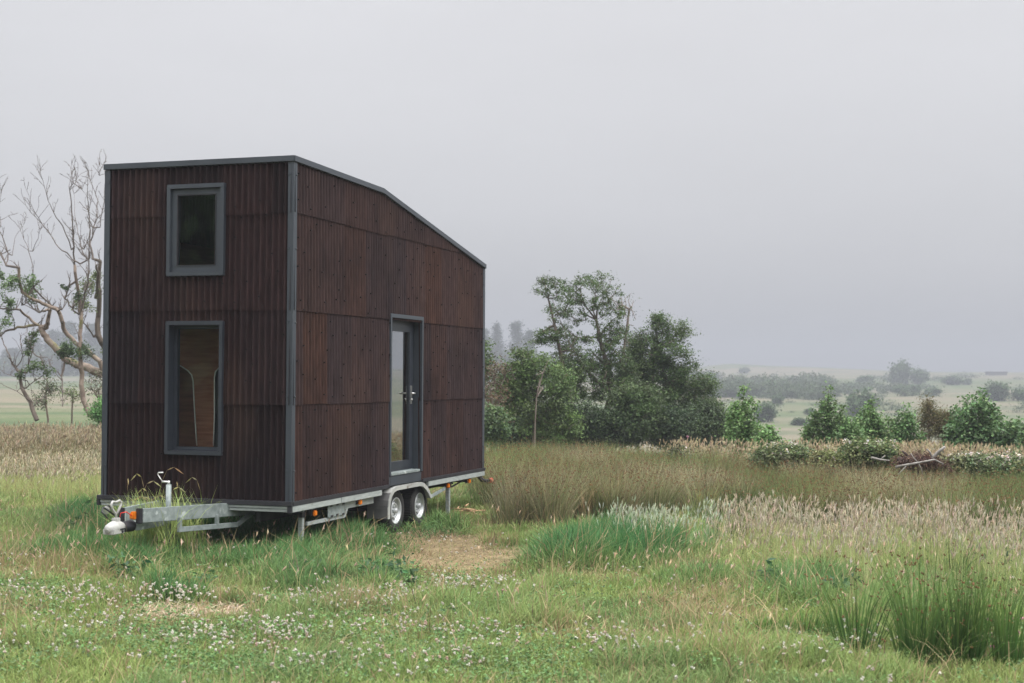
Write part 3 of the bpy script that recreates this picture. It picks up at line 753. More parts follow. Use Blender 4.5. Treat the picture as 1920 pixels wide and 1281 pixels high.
# inside the room
m = MB(); m.box(.06, L_ - .06, .06, W_ - .06, .0, .03); part(m, 'floor', M['wood'])
m = MB(); m.box(.17, 2.4, .06, W_ - .06, 2.14, 2.2); part(m, 'loft_floor', M['loft'])
m = MB(); m.box(.95, 1.0, 1.40, W_ - .06, .03, 1.86); m.box(.93, 1.0, .06, W_ - .06, 1.86, 2.12); room = part(m, 'partition', M['wood'])
m = MB(); m.box(1.6, 1.65, .06, 1.5, .03, 2.12); part(m, 'cupboard', M['wood_dark'], room)
m = MB(); m.box(1.52, 1.6, 1.30, 1.42, .5, 1.75); part(m, 'shelf', M['white'], room)
def inplane(px, py, u):
    d = FW + (px - PCX) / FPX * RT - (py - PCY) / FPX * UP; o = ORG - EYE
    t = (o @ UA + u) / (d @ UA); w_ = d * t - o
    return (u, float(w_ @ VA), float(w_[2]))
for pl in ([(330, 682), (340, 687), (352, 695), (359, 703), (362, 715), (363, 740), (365, 775), (367, 808), (369, 836)], [(420, 686), (411, 689), (404, 697), (402, 708), (402, 735), (402, 780), (401, 812), (400, 836)]):
    m = MB(); m.tube([inplane(x, y, .55) for x, y in pl], .007, 6); part(m, 'lamp_cord', M['cord'], room)
def sheet(poly, u, mat, name):
    """thin board inside the room cut to an outline seen through the window"""
    m = MB(); q = [inplane(x, y, u) for x, y in poly]; n = len(q); b = 0
    m.v = [tuple(p) for p in q] + [(p[0] + .02, p[1], p[2]) for p in q]
    for k in range(n): m.f.append([k, (k + 1) % n, n + (k + 1) % n, n + k]); m.sm.append(False)
    m.f.append(list(range(n))[::-1]); m.f.append([n + k for k in range(n)]); m.sm += [False, False]
    part(m, name, M[mat], room)
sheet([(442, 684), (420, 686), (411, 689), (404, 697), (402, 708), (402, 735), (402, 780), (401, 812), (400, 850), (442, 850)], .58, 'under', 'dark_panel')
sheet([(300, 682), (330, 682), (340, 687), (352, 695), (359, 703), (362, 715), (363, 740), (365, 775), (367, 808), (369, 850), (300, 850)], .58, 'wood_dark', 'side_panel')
# plain inner lining so that no daylight leaks through
m = MB(); m.box(.03, .05, .06, .84, .03, 3.8); m.box(.03, .05, 1.575, W_ - .06, .03, 3.8); m.box(.03, .05, .84, 1.575, 2.04, 2.55); m.box(.03, .05, .84, 1.575, .03, .505)
m.box(.05, 2.72, .03, .05, .03, 3.1); m.box(3.88, L_ - .03, .03, .05, .03, 3.1); m.box(2.72, 3.88, .03, .05, 2.24, 3.1)
m.box(.93, L_ - .03, W_ - .05, W_ - .03, .03, 3.1); m.box(.05, .93, W_ - .05, W_ - .03, 1.96, 3.1); m.box(.05, .93, W_ - .05, W_ - .03, .03, .54); m.box(.05, .24, W_ - .05, W_ - .03, .54, 1.96); m.box(L_ - .05, L_ - .03, .05, W_ - .05, .03, 3.05)
part(m, 'lining', M['wood'])
# ------------------------------------------------------------------ meadow grass (uncountable: one object per kind of growth)
def sample(d0, d1, dens, xm=2.2, half=.36):
    """random ground points in the wedge in front of the camera"""
    wmax = half * d1 + xm; n = int(dens * 2 * wmax * (d1 - d0))
    x = rng.uniform(-wmax, wmax, n); y = rng.uniform(d0, d1, n)
    k = np.abs(x) < half * y + xm
    return x[k], y[k]
def c3(*a): return np.array(a, float)
def vary(base, n, amt=.18, hue=.08):
    base = np.broadcast_to(base, (n, 3)); k = 1 + amt * rng.normal(size=(n, 1)); h = 1 + hue * rng.normal(size=(n, 3))
    return np.clip(base * k * h, .004, .9)
GREEN = c3(.235, .335, .092); GREEN2 = c3(.345, .405, .150); LUSH = c3(.078, .205, .070); OLIVE = c3(.13, .145, .055); STRAW = c3(.40, .315, .175); PALE = c3(.52, .44, .32); BLUEG = c3(.11, .215, .105)

vg = Veg()
for d0, d1, dens, wf in ((7.6, 10.5, 3600, 1.3), (10.5, 14, 2600, 1.45), (14, 19, 1800, 1.7), (19, 26, 800, 2.2), (26, 42, 240, 3.6)):
    x, y = sample(d0, d1, dens)
    px, py = topix(x, y, 0.0)
    u, v = tohouse(x, y)
    lush, tall, dry, bare = ell(px, py, Z_LUSH), ell(px, py, Z_TALL), ell(px, py, Z_DRY), ell(px, py, Z_BARE)
    under = (u > -.1) & (u < 6.6) & (v > .10) & (v < 2.35)
    skirt = np.clip(1.15 - np.maximum(np.maximum(-.9 - u, u - 3.2), np.maximum(-.55 - v, v - 2.6)) / .5, 0, 1) * ((u < 3.4))   # grass left uncut round the trailer
    lush = np.maximum(lush, skirt * .9)
    n1 = fbm(x, y, .9); n2 = fbm(x + 50, y + 20, 3.0); n3 = fbm(x + 9, y + 77, .35, 2)
    rush = in_rush(x, y); rough = in_rough(x, y)
    dryk = np.clip(sstep(.52, .74, n2) * .5 + dry * .8 + (n1 - .5) * .7 - .03, 0, 1)
    dryk = np.maximum(dryk, sstep(24, 32, y) * .6)
    bare2 = np.maximum.reduce([ell(px, py - q, Z_BARE) for q in (12, 26, 42, 60)]) * (py > 1000)
    keep = rng.random(len(x)) > np.maximum(bare * .86, np.maximum(rush * .75, rough * .6))
    keep &= ~(under & (rng.random(len(x)) < .6))
    wheelz = (np.abs(v - .12) < .16) & ((np.abs(u - 3.15) < .27) | (np.abs(u - 3.98) < .27))
    keep &= ~wheelz
    a = np.where(keep)[0]; x, y, px, py, u, v, lush, tall, dry, bare, bare2, n1, n3, dryk, under, rush = [q[a] for q in (x, y, px, py, u, v, lush, tall, dry, bare, bare2, n1, n3, dryk, under, rush)]
    n = len(x)
    isdry = rng.random(n) < np.clip(dryk * .72 - lush * .55 - tall * .7, .05, .95)
    h = .085 + .11 * rng.random(n) * (.5 + n1) + .05 * sstep(.4, .7, n3)
    tuft = sstep(.45, .70, fbm(x + 3, y + 8, .55, 2)); h = h * (.72 + .45 * tuft)
    h = h + lush * (.14 + .16 * rng.random(n)) + tall * (.22 + .22 * rng.random(n)) - .09 * bare
    h = np.where(isdry & (rng.random(n) < .35), h * 1.7, h)
    h = h * (1 - .62 * np.clip(bare2, 0, 1))
    h = np.where(under, np.minimum(h, .30), h); h = np.clip(h, .03, .7)
    green = GREEN * (1 - n1[:, None]) + GREEN2 * n1[:, None]
    L = np.clip(np.maximum(np.maximum(lush * .9, tall), tuft * .20), 0, 1)[:, None]
    bl = sstep(.5, .62, fbm(x + 31, y + 5, 1.7))[:, None] * .35
    green = green * (1 - bl) + BLUEG * bl
    green = green * (1 - L) + LUSH * L
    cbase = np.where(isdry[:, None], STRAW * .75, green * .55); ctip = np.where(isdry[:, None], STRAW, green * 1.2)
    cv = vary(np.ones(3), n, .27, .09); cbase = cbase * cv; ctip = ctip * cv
    wdt = wf * (.0042 + .0032 * rng.random(n)) * np.where(L[:, 0] > .3, 1.25, 1.0)
    ang = rng.random(n) * 2 * math.pi; ln = h * (.15 + .75 * rng.random(n) ** 1.3) * np.where(bare > .4, 2.2, 1.0)
    lean = np.stack([np.cos(ang) * ln + .08 * h, np.sin(ang) * ln], 1)
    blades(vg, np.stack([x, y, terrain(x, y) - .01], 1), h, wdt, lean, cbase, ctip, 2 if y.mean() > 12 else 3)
# straw litter lying on the worn patches
x, y = sample(9, 22, 700); px, py = topix(x, y, 0.0); k = rng.random(len(x)) < np.maximum(ell(px, py, Z_BARE), ell(px, py, Z_DRY) * .3)
x, y = x[k], y[k]; n = len(x); ang = rng.random(n) * 6.28; ln = .05 + .13 * rng.random(n)
blades(vg, np.stack([x, y, terrain(x, y) + .005], 1), .02 + .05 * rng.random(n) ** 2, .006 + .004 * rng.random(n), np.stack([np.cos(ang) * ln, np.sin(ang) * ln], 1), vary(STRAW * .6, n, .35), vary(STRAW * .95, n, .35), 2, 1.0)
x, y = sample(10, 14.5, 900); px, py = topix(x, y, 0.0); k = rng.random(len(x)) < ell(px, py, [(320, 1150, 100, 17), (420, 1146, 60, 12), (370, 1112, 75, 7, .6)])
x, y = x[k], y[k]; n = len(x); ang = rng.random(n) * 6.28; ln = .05 + .15 * rng.random(n)
blades(vg, np.stack([x, y, terrain(x, y) + .01], 1), .03 + .07 * rng.random(n), .007 + .005 * rng.random(n), np.stack([np.cos(ang) * ln, np.sin(ang) * ln], 1), vary(PALE * .8, n, .2), vary(PALE, n, .2), 2, 1.0)
# low clover and weed leaves between the blades
x, y = sample(8, 17, 700); px, py = topix(x, y, 0.0); k = rng.random(len(x)) < np.clip(.18 + ell(px, py, Z_CLOVER) * .9 - ell(px, py, Z_BARE), 0, 1) * (fbm(x, y, .7) > .42)
x, y = x[k], y[k]; n = len(x)
z = terrain(x, y) + .05 + .11 * rng.random(n)
cl_c = vary(c3(.115, .195, .070), n, .22)
for j in range(3):
    leaves(vg, np.stack([x + rng.normal(0, .012, n), y + rng.normal(0, .012, n), z + rng.normal(0, .008, n)], 1), .021, cl_c, -.1, .95, 1.4)
tag(vg.build('meadow_grass', M['grass']), 'short mixed green and straw meadow grass round the trailer', 'grass', kind='stuff')

# white clover flower heads: far more than anyone could count
vg = Veg()
x, y = sample(8, 17.5, 220); px, py = topix(x, y, 0.0)
k = rng.random(len(x)) < np.clip(ell(px, py, Z_CLOVER) ** 1.4 + .05, 0, 1) * np.clip((fbm(x + 4, y, .7) - .40) * 4.2, 0.04, 1) * .8
x, y = x[k], y[k]; n = len(x); h = .12 + .10 * rng.random(n); z = terrain(x, y)
lean = rng.normal(0, .03, (n, 2))
blades(vg, np.stack([x, y, z], 1), h, np.full(n, .0035), lean, vary(GREEN * .8, n), vary(GREEN, n), 2)
top = np.stack([x + lean[:, 0], y + lean[:, 1], z + h - .008], 1); pk = rng.random((n, 1)) ** 3
hc = np.clip((c3(.56, .55, .48) * (1 - pk) + c3(.46, .32, .27) * pk) * (.8 + .3 * rng.random((n, 1))), 0, .9)
for j in range(5):     # florets of each head
    ax = rng.normal(size=(n, 3)) * .55 + [0, 0, .5]
    spindles(vg, top, ax, .0165 + .006 * rng.random(n), .0056 + .002 * rng.random(n), hc * (.85 + .25 * rng.random((n, 1))))
ax = rng.normal(size=(n, 3)) * .9 + [0, 0, -.1]; spindles(vg, top, ax, .015, .006, hc * [.8, .74, .66])
tag(vg.build('white_clover', M['petal']), 'drifts of small white clover flowers in short grass', 'clover', kind='stuff')

# ------------------------------------------------------------------ tall flowering grasses with pale plumes
def plume_grass(vg, x, y, h, col, hl=.10, hw=.008, lean=.16, leafc=None, nl=2):
    n = len(x); z = terrain(x, y); lf = GREEN2 if leafc is None else leafc
    ang = rng.normal(.4, 1.3, n); ln = h * lean * (.3 + rng.random(n))
    le = np.stack([np.cos(ang) * ln, np.sin(ang) * ln], 1); P = np.stack([x, y, z], 1)
    blades(vg, P, h, np.full(n, .0042), le, vary(lf * .9, n), vary((lf + col) * .5, n), 2, 1.8)
    top = P + np.stack([le[:, 0], le[:, 1], h - .35 * ln], 1) * .94; ax = np.stack([le[:, 0] * 1.3, le[:, 1] * 1.3, h * .75], 1) + rng.normal(0, .06, (n, 3))
    ax /= np.linalg.norm(ax, axis=1, keepdims=True); hc = vary(col, n, .14, .05)
    spindles(vg, top - ax * hl * .2, ax, hl * (.7 + .6 * rng.random(n)), hw * (.7 + .6 * rng.random(n)), hc)
    for j in range(2):
        a2 = ax + rng.normal(0, .35, (n, 3)); spindles(vg, top + ax * hl * (.05 + .25 * rng.random((n, 1))), a2, hl * .45, hw * .62, hc * .95)
    for j in range(nl):
        a3 = rng.random(n) * 6.28; hh = h * (.35 + .3 * rng.random(n)); l3 = hh * (.3 + .5 * rng.random(n))
        blades(vg, P + np.stack([rng.normal(0, .04, n), rng.normal(0, .04, n), 0 * x], 1), hh, np.full(n, .007), np.stack([np.cos(a3) * l3, np.sin(a3) * l3], 1), vary(lf * .8, n), vary(lf, n), 2)
vg = Veg()
x, y = sample(11, 20.5, 700, 2.5); px, py = topix(x, y, 0.0)
k = rng.random(len(x)) < np.clip(ell(px, py, Z_PLUME) * (px > 900), 0, 1) ** 1.3 * np.clip(.2 + (fbm(x, y, .7) - .38) * 4, .04, 1) * .50
plume_grass(vg, x[k], y[k], .34 + .34 * rng.random(k.sum()), c3(.46, .40, .30), .095, .0062)
x, y = sample(11, 20, 300, 2.5); px, py = topix(x, y, 0.0)          # scattered single plumes over the whole of this side
k = rng.random(len(x)) < (.014 + .08 * ell(px, py, [(1500, 1080, 400, 60), (300, 1060, 300, 40, .5), (1290, 1040, 150, 40, .5)])) * (1 - np.clip(ell(px, py, Z_BARE) + ell(px, py - 30, Z_BARE) + ell(px, py, Z_LUSH) * .7, 0, 1))
plume_grass(vg, x[k], y[k], .22 + .2 * rng.random(k.sum()), c3(.50, .39, .27), .075, .007, .3)
tag(vg.build('plume_grass', M['grass']), 'pinkish beige flowering grass standing before the brown rushes', 'grass', kind='stuff')
vg = Veg()
x, y = sample(14.5, 20, 620); px, py = topix(x, y, 0.0)
k = rng.random(len(x)) < np.clip(ell(px, py, Z_PLUME_W), 0, 1) ** 1.5 * np.clip(.1 + (fbm(x, y, .5) - .38) * 4, .03, 1) * .62
plume_grass(vg, x[k], y[k], .40 + .22 * rng.random(k.sum()), c3(.46, .50, .37), .09, .006, .2, LUSH * 1.2)
tag(vg.build('white_plume_grass', M['grass']), 'whitish green plumes above the lush green tussock', 'grass', kind='stuff')
vg = Veg()
x, y = sample(20, 31, 210, 3); px, py = topix(x, y, 0.0)
k = (rng.random(len(x)) < np.clip(ell(px, py, [(60, 912, 220, 34), (175, 890, 80, 34, .9), (-80, 900, 120, 50)]), 0, 1) * .75) & (tohouse(x, y)[1] > 2.7)
plume_grass(vg, x[k], y[k], .38 + .22 * rng.random(k.sum()), c3(.44, .39, .27), .11, .008, .25)
x, y = sample(25.5, 38, 260, 3.0); k = (rng.random(len(x)) < in_rough(x, y) * .8) & (tohouse(x, y)[1] > 2.9)
x, y = x[k], y[k]; cl_ = fbm(x, y, .9)
plume_grass(vg, x, y, (.62 + .30 * rng.random(len(x))) * (.7 + .5 * cl_), c3(.33, .28, .185), .13, .011, .22, OLIVE)
n = len(x); ang = rng.random(n) * 6.28; h = (.5 + .4 * rng.random(n)) * (.7 + .5 * cl_)
blades(vg, np.stack([x, y, terrain(x, y)], 1), h, np.full(n, .012), np.stack([np.cos(ang), np.sin(ang)], 1) * (h * .3)[:, None], vary(c3(.085, .11, .035), n), vary(c3(.24, .19, .10), n), 2)
tag(vg.build('rough_grass', M['grass']), 'tall rough tan grass in front of the bare trees', 'grass', kind='stuff')

# ------------------------------------------------------------------ rushes
def rush_stems(vg, cx_, cy_, n, rad, h, spread, fl=.45, wdt=.0052, base=None, tipc=None, flw=.011, thick=1.0):
    a = rng.random(n) * 6.28; r = rad * np.sqrt(rng.random(n)); x = cx_ + np.cos(a) * r; y = cy_ + np.sin(a) * r
    hh = h * (.62 + .42 * rng.random(n)); out = spread * (.25 + r / rad) * (.5 + .8 * rng.random(n))
    a2 = a + rng.normal(0, .5, n); le = np.stack([np.cos(a2) * out * hh + .05 * hh, np.sin(a2) * out * hh], 1)
    z = terrain(x, y) - .02; P = np.stack([x, y, z], 1)
    kk = np.clip(1 + .22 * rng.normal(), .55, 1.5)
    b = c3(.045, .085, .022) if base is None else base; t = c3(.15, .16, .05) if tipc is None else tipc
    blades(vg, P, hh, wdt * (.8 + .5 * rng.random(n)), le, vary(b, n, .3) * kk, vary(t, n, .3) * kk, 2, 1.35)
    f = rng.random(n) < fl; m = f.sum()
    t_ = .72 + .16 * rng.random(m); top = P[f] + np.stack([le[f, 0] * t_ ** 1.35, le[f, 1] * t_ ** 1.35, hh[f] * t_ - .35 * np.hypot(le[f, 0], le[f, 1]) * t_ ** 3], 1)
    fc = vary(c3(.16, .085, .04), m, .25)
    for j in range(2):
        ax = rng.normal(size=(m, 3)) * .6 + [0, 0, .5]; spindles(vg, top, ax, flw * 2.6, flw * .8, fc)
vg = Veg()
x, y = sample(16.5, 31, 7.5, 3.5, .40); k = (rng.random(len(x)) < in_rush(x, y)); x, y = x[k], y[k]
for cx_, cy_ in zip(x, y):
    px, py = topix(cx_, cy_, 0.0); g = fbm(cx_, cy_, 2.2); t = rng.random()
    hh = (.56 + .34 * g + .24 * rng.random()) * (.88 if px > 1350 else 1.0)
    kind = fbm(cx_ + 60, cy_ + 8, 1.5)
    if kind > .63:   tipc, base = c3(.31, .275, .165), c3(.11, .12, .055)          # bleached, half dead
    elif kind > .50: tipc, base = c3(.20, .195, .085), c3(.075, .115, .04)
    elif px < 1120 and py > 930 and t < .8: tipc, base = c3(.23, .28, .145), c3(.12, .18, .085)
    else:            tipc, base = c3(.155, .18, .068), c3(.054, .102, .033)
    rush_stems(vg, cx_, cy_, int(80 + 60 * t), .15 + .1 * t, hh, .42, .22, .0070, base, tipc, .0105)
    if rng.random() < .45:      # dead straw hanging in the tussock
        n = 12; xx = cx_ + rng.normal(0, .15, n); yy = cy_ + rng.normal(0, .15, n); ang = rng.random(n) * 6.28; h = hh * (.4 + .4 * rng.random(n))
        blades(vg, np.stack([xx, yy, terrain(xx, yy)], 1), h, np.full(n, .009), np.stack([np.cos(ang), np.sin(ang)], 1) * (h * .8)[:, None], vary(STRAW * .7, n), vary(STRAW * .9, n), 2)
x, y = sample(12.5, 20, 1.6, 2.5); px, py = topix(x, y, 0.0)      # stray tussocks among the flowering grass
for cx_, cy_, a in zip(x, y, ell(px, py, Z_PLUME) * (px > 900)):
    if rng.random() < a * .8: rush_stems(vg, cx_, cy_, 40, .10 + .1 * rng.random(), .40 + .25 * rng.random(), .4, .15, .007, c3(.045, .10, .03), c3(.14, .19, .07), .009)
tag(vg.build('rush_bed', M['grass']), 'wide bed of brown tipped rushes behind the parked trailer', 'rushes', kind='stuff')

def clump(name, label, px, py, parts, group=None, straw=6, cat='rush clump'):
    g = ground(px, py); vg = Veg()
    for (dx, dy, n, rad, h, spread, fl) in parts:
        rush_stems(vg, g[0] + dx, g[1] + dy, n, rad, h, spread, fl, .0085, c3(.026, .072, .018), c3(.115, .185, .050), .009)
    n = straw * 6; x = g[0] + rng.normal(0, .22, n); y = g[1] + rng.normal(0, .2, n); ang = rng.random(n) * 6.28; h = .15 + .45 * rng.random(n)
    blades(vg, np.stack([x, y, terrain(x, y) + .02], 1), h, np.full(n, .0055), np.stack([np.cos(ang), np.sin(ang)], 1) * (h * .9)[:, None], vary(STRAW * .8, n), vary(STRAW * 1.05, n), 3)
    o = vg.build(name, M['grass']); return tag(o, label, cat, group)
clump('rush_clump', 'big tall dark green rush clump with rusty flowers and straw blades', 1778, 1258,
      [(-.22, .02, 130, .11, .84, .26, .14), (.10, .0, 170, .13, .90, .20, .12), (.40, -.02, 110, .09, .76, .22, .12), (-.52, .5, 70, .12, .98, .50, .45), (.0, .5, 90, .18, 1.04, .36, .35), (.42, .42, 80, .15, .90, .34, .25), (-.1, .1, 70, .3, .6, .8, .2)], straw=9)
clump('rush_clump', 'low dark rush clump with short blunt stems in mown grass', 1512, 1196,
      [(-.28, .0, 130, .12, .26, .30, .0), (.0, .02, 150, .14, .29, .26, .0), (.30, .0, 140, .12, .31, .28, .0)], straw=3)
clump('rush_clump', 'narrow dark upright rush clump among pale flowering grass', 1384, 1028, [(0, 0, 150, .09, .50, .12, .05)], straw=0)
clump('rush_clump', 'small pale green rush clump with brown heads beside the log pile', 1560, 1092, [(-.1, .1, 60, .14, .35, .3, .3), (.2, .1, 50, .12, .3, .3, .2)], straw=4)
# bleached dead tussock at the edge of the rushes
g = ground(1108, 975); vg = Veg(); n = 150; x = g[0] + rng.normal(0, .10, n); y = g[1] + rng.normal(0, .08, n); ang = rng.random(n) * 6.28; h = .25 + .40 * rng.random(n)
blades(vg, np.stack([x, y, terrain(x, y)], 1), h, np.full(n, .010), np.stack([np.cos(ang), np.sin(ang)], 1) * (h * .35)[:, None], vary(STRAW * .8, n), vary(STRAW * 1.1, n), 3)
tag(vg.build('dead_tussock', M['grass']), 'bleached straw coloured dead tussock at the edge of the rushes', 'dead tussock')
# long arching grass growing up through the drawbar
vg = Veg(); n = 900
u = rng.uniform(-.95, -.10, n); v = rng.uniform(.95, 1.95, n) ; k = (v < 1.62 - u * .0) & (np.abs(v - (1.2)) < .22 + (u + 1.1) * .55); u, v = u[k], v[k]
P = np.array([house(a, b, -DECK) for a, b in zip(u, v)]); n = len(P); h = .62 + .30 * rng.random(n); ang = rng.normal(3.0, 1.2, n); ln = h * (.12 + .45 * rng.random(n))
blades(vg, P, h, .006 + .004 * rng.random(n), np.stack([np.cos(ang) * ln, np.sin(ang) * ln], 1), vary(GREEN * .9, n), vary(GREEN2 * 1.25, n), 4, 2.2)
m = 11; pick = rng.integers(0, n, m); P2 = P[pick]
for p in P2:      # arching seed stalks
    hh = .70 + .35 * rng.random() ** 2; a = rng.uniform(0, 6.28); R_ = .18 + .30 * rng.random()
    t = np.linspace(0, 1, 7); pts = np.stack([p[0] + np.cos(a) * R_ * t ** 2.2, p[1] + .3 * np.sin(a) * R_ * t ** 2.2, p[2] + hh * (np.sin(t * 1.95) / 1.0)], 1)
    for i in range(6):
        d = pts[i + 1] - pts[i]; spindles(vg, pts[i][None], d[None], np.linalg.norm(d) * 1.12, .0028 if i < 4 else .008, vary(c3(.30, .25, .12) if i > 2 else GREEN, 1))
tag(vg.build('drawbar_grass', M['grass']), 'long arching grass growing up through the drawbar', 'grass tuft', kind='stuff')
# ------------------------------------------------------------------ trees and shrubs
class Tree:
    """skeleton of nodes grown towards leaf clumps; trunk tubes plus a crown of leaves"""
    def __init__(s): s.p = []; s.par = []; s.r = []
    def path(s, pts, par=-1):
        for q in pts:
            s.p.append(np.array(q, float)); s.par.append(par); par = len(s.p) - 1
        return par
    def reach(s, c, step, sag=.12, up=.25):
        A = np.array(s.p); hd = np.hypot(A[:, 0] - c[0], A[:, 1] - c[1]); d = np.linalg.norm(A - c, axis=1) + np.maximum(0, A[:, 2] - c[2] + .8 * hd) * 1.3
        j = int(np.argmin(d)); a = A[j]; L = np.linalg.norm(c - a); k = max(1, int(L / step)); par = j
        for i in range(1, k + 1):
            t = i / k; q = a + (c - a) * t + np.array([0, 0, L * sag * math.sin(math.pi * t)]) * -.5 + rng.normal(0, .05 * L / max(1, k) ** .5, 3) * (i < k)
            s.p.append(q); s.par.append(par); par = len(s.p) - 1
        return par
    def tubes(s, r0, rtip, pw=.62, n=6):
        cnt = np.ones(len(s.p))
        for i in range(len(s.p) - 1, -1, -1):
            if s.par[i] >= 0: cnt[s.par[i]] += cnt[i]
        rad = rtip + (r0 - rtip) * (cnt / cnt[0]) ** pw
        V = []; F = []; b = 0
        for i in range(len(s.p)):
            j = s.par[i]
            if j < 0: continue
            a, c = s.p[j], s.p[i]; d = c - a; L = np.linalg.norm(d)
            if L < 1e-5: continue
            d /= L; x = np.cross(d, [.3, .9, .1]); x /= np.linalg.norm(x); y = np.cross(d, x)
            ra = min(rad[j], rad[i] * 1.6); k = n if ra > .02 else 4
            an = np.linspace(0, 2 * math.pi, k, endpoint=False)
            ring = np.cos(an)[:, None] * x + np.sin(an)[:, None] * y
            V.append(a - d * ra * .3 + ring * ra); V.append(c + ring * rad[i])
            q = np.arange(k); F.append(np.stack([b + q, b + (q + 1) % k, b + k + (q + 1) % k, b + k + q], 1)); b += 2 * k
        return np.concatenate(V), np.concatenate(F)

def crown_pts(blobs, scale):
    out = []
    for (c, r, m) in blobs:
        d = rng.normal(size=(m, 3)); d /= np.linalg.norm(d, axis=1, keepdims=True); q = (rng.random((m, 1)) * .75 + .25) ** .5
        out.append(np.array(c) + d * q * np.array(r))
    return np.concatenate(out)

def tree(name, label, cat, trunk, blobs, lsize, lcol, per=40, clr=.22, r0=.09, rtip=.006, bark='bark', group=None, step=.3, sag=.1, hue=.10, clumpvar=.22, tips=None, wide=.55, droop=.25, flat=.7, leaf='leaf', own=None):
    root = empty(name, trunk[0], label=label, cat=cat, group=group)
    T = Tree(); T.path(trunk)
    if own:
        for (k, pts) in own: T.path(pts, k)
    cps = crown_pts(blobs, 1); order = np.argsort(np.linalg.norm(cps - np.array(trunk[-1]), axis=1))
    for c in cps[order]: T.reach(c, step, sag)
    V, F = T.tubes(r0, rtip)
    o0 = np.array(trunk[0])
    me = np_mesh('trunk', V - o0, [F], None, True); link('trunk', me, M[bark], root)
    vg = Veg(); nC = len(cps)
    k = rng.poisson(per * 2.3, nC); idx = np.repeat(np.arange(nC), k); n = len(idx)
    cr = clr * (.6 + .8 * rng.random(nC))
    P = cps[idx] + rng.normal(0, 1, (n, 3)) * cr[idx][:, None] * [.62, .62, .62 * flat]
    cc = np.clip(1 + clumpvar * rng.normal(size=(nC, 1)), .45, 1.7) * (1 + hue * .6 * rng.normal(size=(nC, 3)))
    C = np.clip(np.array(lcol) * cc[idx] * (1 + .16 * rng.normal(size=(n, 1))), .006, .6)
    if tips is not None:
        t = rng.random(n) < .12; C[t] = np.clip(np.array(tips) * (1 + .15 * rng.normal(size=(t.sum(), 1))), .01, .8)
    leaves(vg, P - o0, lsize, C, droop, wide)
    vg.build('crown', M[leaf], root)
    return root

def B(px, py, rx, ry, D, m, dz=None):
    """crown blob: centre and half sizes measured in photo pixels at depth D"""
    k = D / FPX; return (at(px, py, D) + [0, 0 if dz is None else dz, 0], (rx * k, max(rx, ry) * k * .8, ry * k), m)
def pth(D, *pts):
    """trunk path; first point dropped onto the ground"""
    out = [at(a, b, D + (c[0] if c else 0)) for a, b, *c in pts]
    g = out[0].copy(); g[2] = float(terrain(g[0], g[1])) - .05
    return [g] + out if out[0][2] > g[2] + .15 else [g] + out[1:]

DG = (.062, .100, .034); MG = (.085, .130, .046); LG = (.125, .19, .062)
# the dark willow thicket behind the house
tree('willow_tree', 'tallest airy willow with a see-through rounded crown rising from the thicket', 'tree',
     pth(42, (1122, 838), (1132, 790), (1146, 740), (1140, 690), (1128, 650), (1118, 600), (1108, 565)),
     [B(1108, 546, 58, 38, 42, 90), B(1138, 600, 40, 46, 42, 56), B(1062, 610, 38, 46, 42, 26), B(1155, 655, 30, 60, 42, 60), B(1095, 662, 66, 38, 42, 120), B(1075, 572, 36, 32, 42, 22), B(1115, 718, 74, 45, 42, 240), B(1160, 700, 40, 40, 42, 90), B(1060, 720, 40, 40, 42, 80)],
     .056, DG, 19, .115, .10, .005, tips=LG, own=[(3, [at(1105, 700, 41.6), at(1070, 650, 41.3), at(1050, 600, 41), at(1035, 560, 41)])])
tree('willow_tree', 'slim willow leaning over with a ragged tuft, next to the tallest crown', 'tree',
     pth(41.2, (1092, 838), (1080, 780), (1062, 720), (1050, 660), (1040, 610), (1028, 560)),
     [B(1026, 535, 30, 22, 41.2, 34), B(1046, 575, 28, 28, 41.2, 24), B(1036, 628, 34, 16, 41.2, 44), B(1066, 690, 40, 34, 41.2, 84), B(1010, 640, 16, 10, 41.2, 14)],
     .055, DG, 18, .11, .06, .004, tips=LG)
tree('willow_tree', 'leafless dead willow stems beside the tallest crown', 'tree',
     pth(42.5, (1166, 838), (1172, 760), (1164, 700), (1172, 640), (1180, 580)),
     [B(1172, 600, 22, 60, 42.5, 34), B(1160, 560, 22, 30, 42.5, 14)], .05, DG, 2.0, .2, .04, .004, bark='bark_dead')
tree('willow_tree', 'broad dense willow with a sloping crown at the far end of the thicket', 'tree',
     pth(43, (1258, 840), (1262, 790), (1250, 730), (1240, 680), (1232, 630)),
     [B(1212, 660, 36, 46, 43, 66), B(1196, 715, 40, 52, 43, 90), B(1192, 655, 16, 30, 43, 22), B(1262, 660, 44, 46, 43, 66), B(1238, 722, 54, 52, 43, 80), B(1296, 715, 40, 46, 43, 60), B(1240, 608, 24, 20, 43, 24), B(1322, 735, 26, 40, 43, 34), B(1335, 785, 28, 46, 43, 50), B(1284, 618, 16, 14, 43, 12), B(1290, 790, 50, 46, 43, 70), B(1262, 742, 46, 40, 43, 80), B(1228, 690, 30, 30, 43, 40)],
     .060, DG, 36, .18, .10, .005, tips=LG)
tree('willow_bush', 'pale green willow bush with a bare reddish stem, nearest the house corner', 'bush',
     pth(38, (1000, 850), (1003, 790), (1002, 740), (1008, 700)),
     [B(962, 708, 40, 30, 38, 44), B(1000, 690, 34, 30, 38, 34), B(945, 745, 26, 38, 38, 34), B(1040, 730, 34, 44, 38, 40), B(985, 770, 40, 44, 38, 34), B(1045, 800, 40, 42, 38, 46), B(975, 660, 12, 8, 38, 4)],
     .072, (.098, .150, .052), 48, .20, .05, .005, bark='bark_red', tips=(.15, .23, .08))
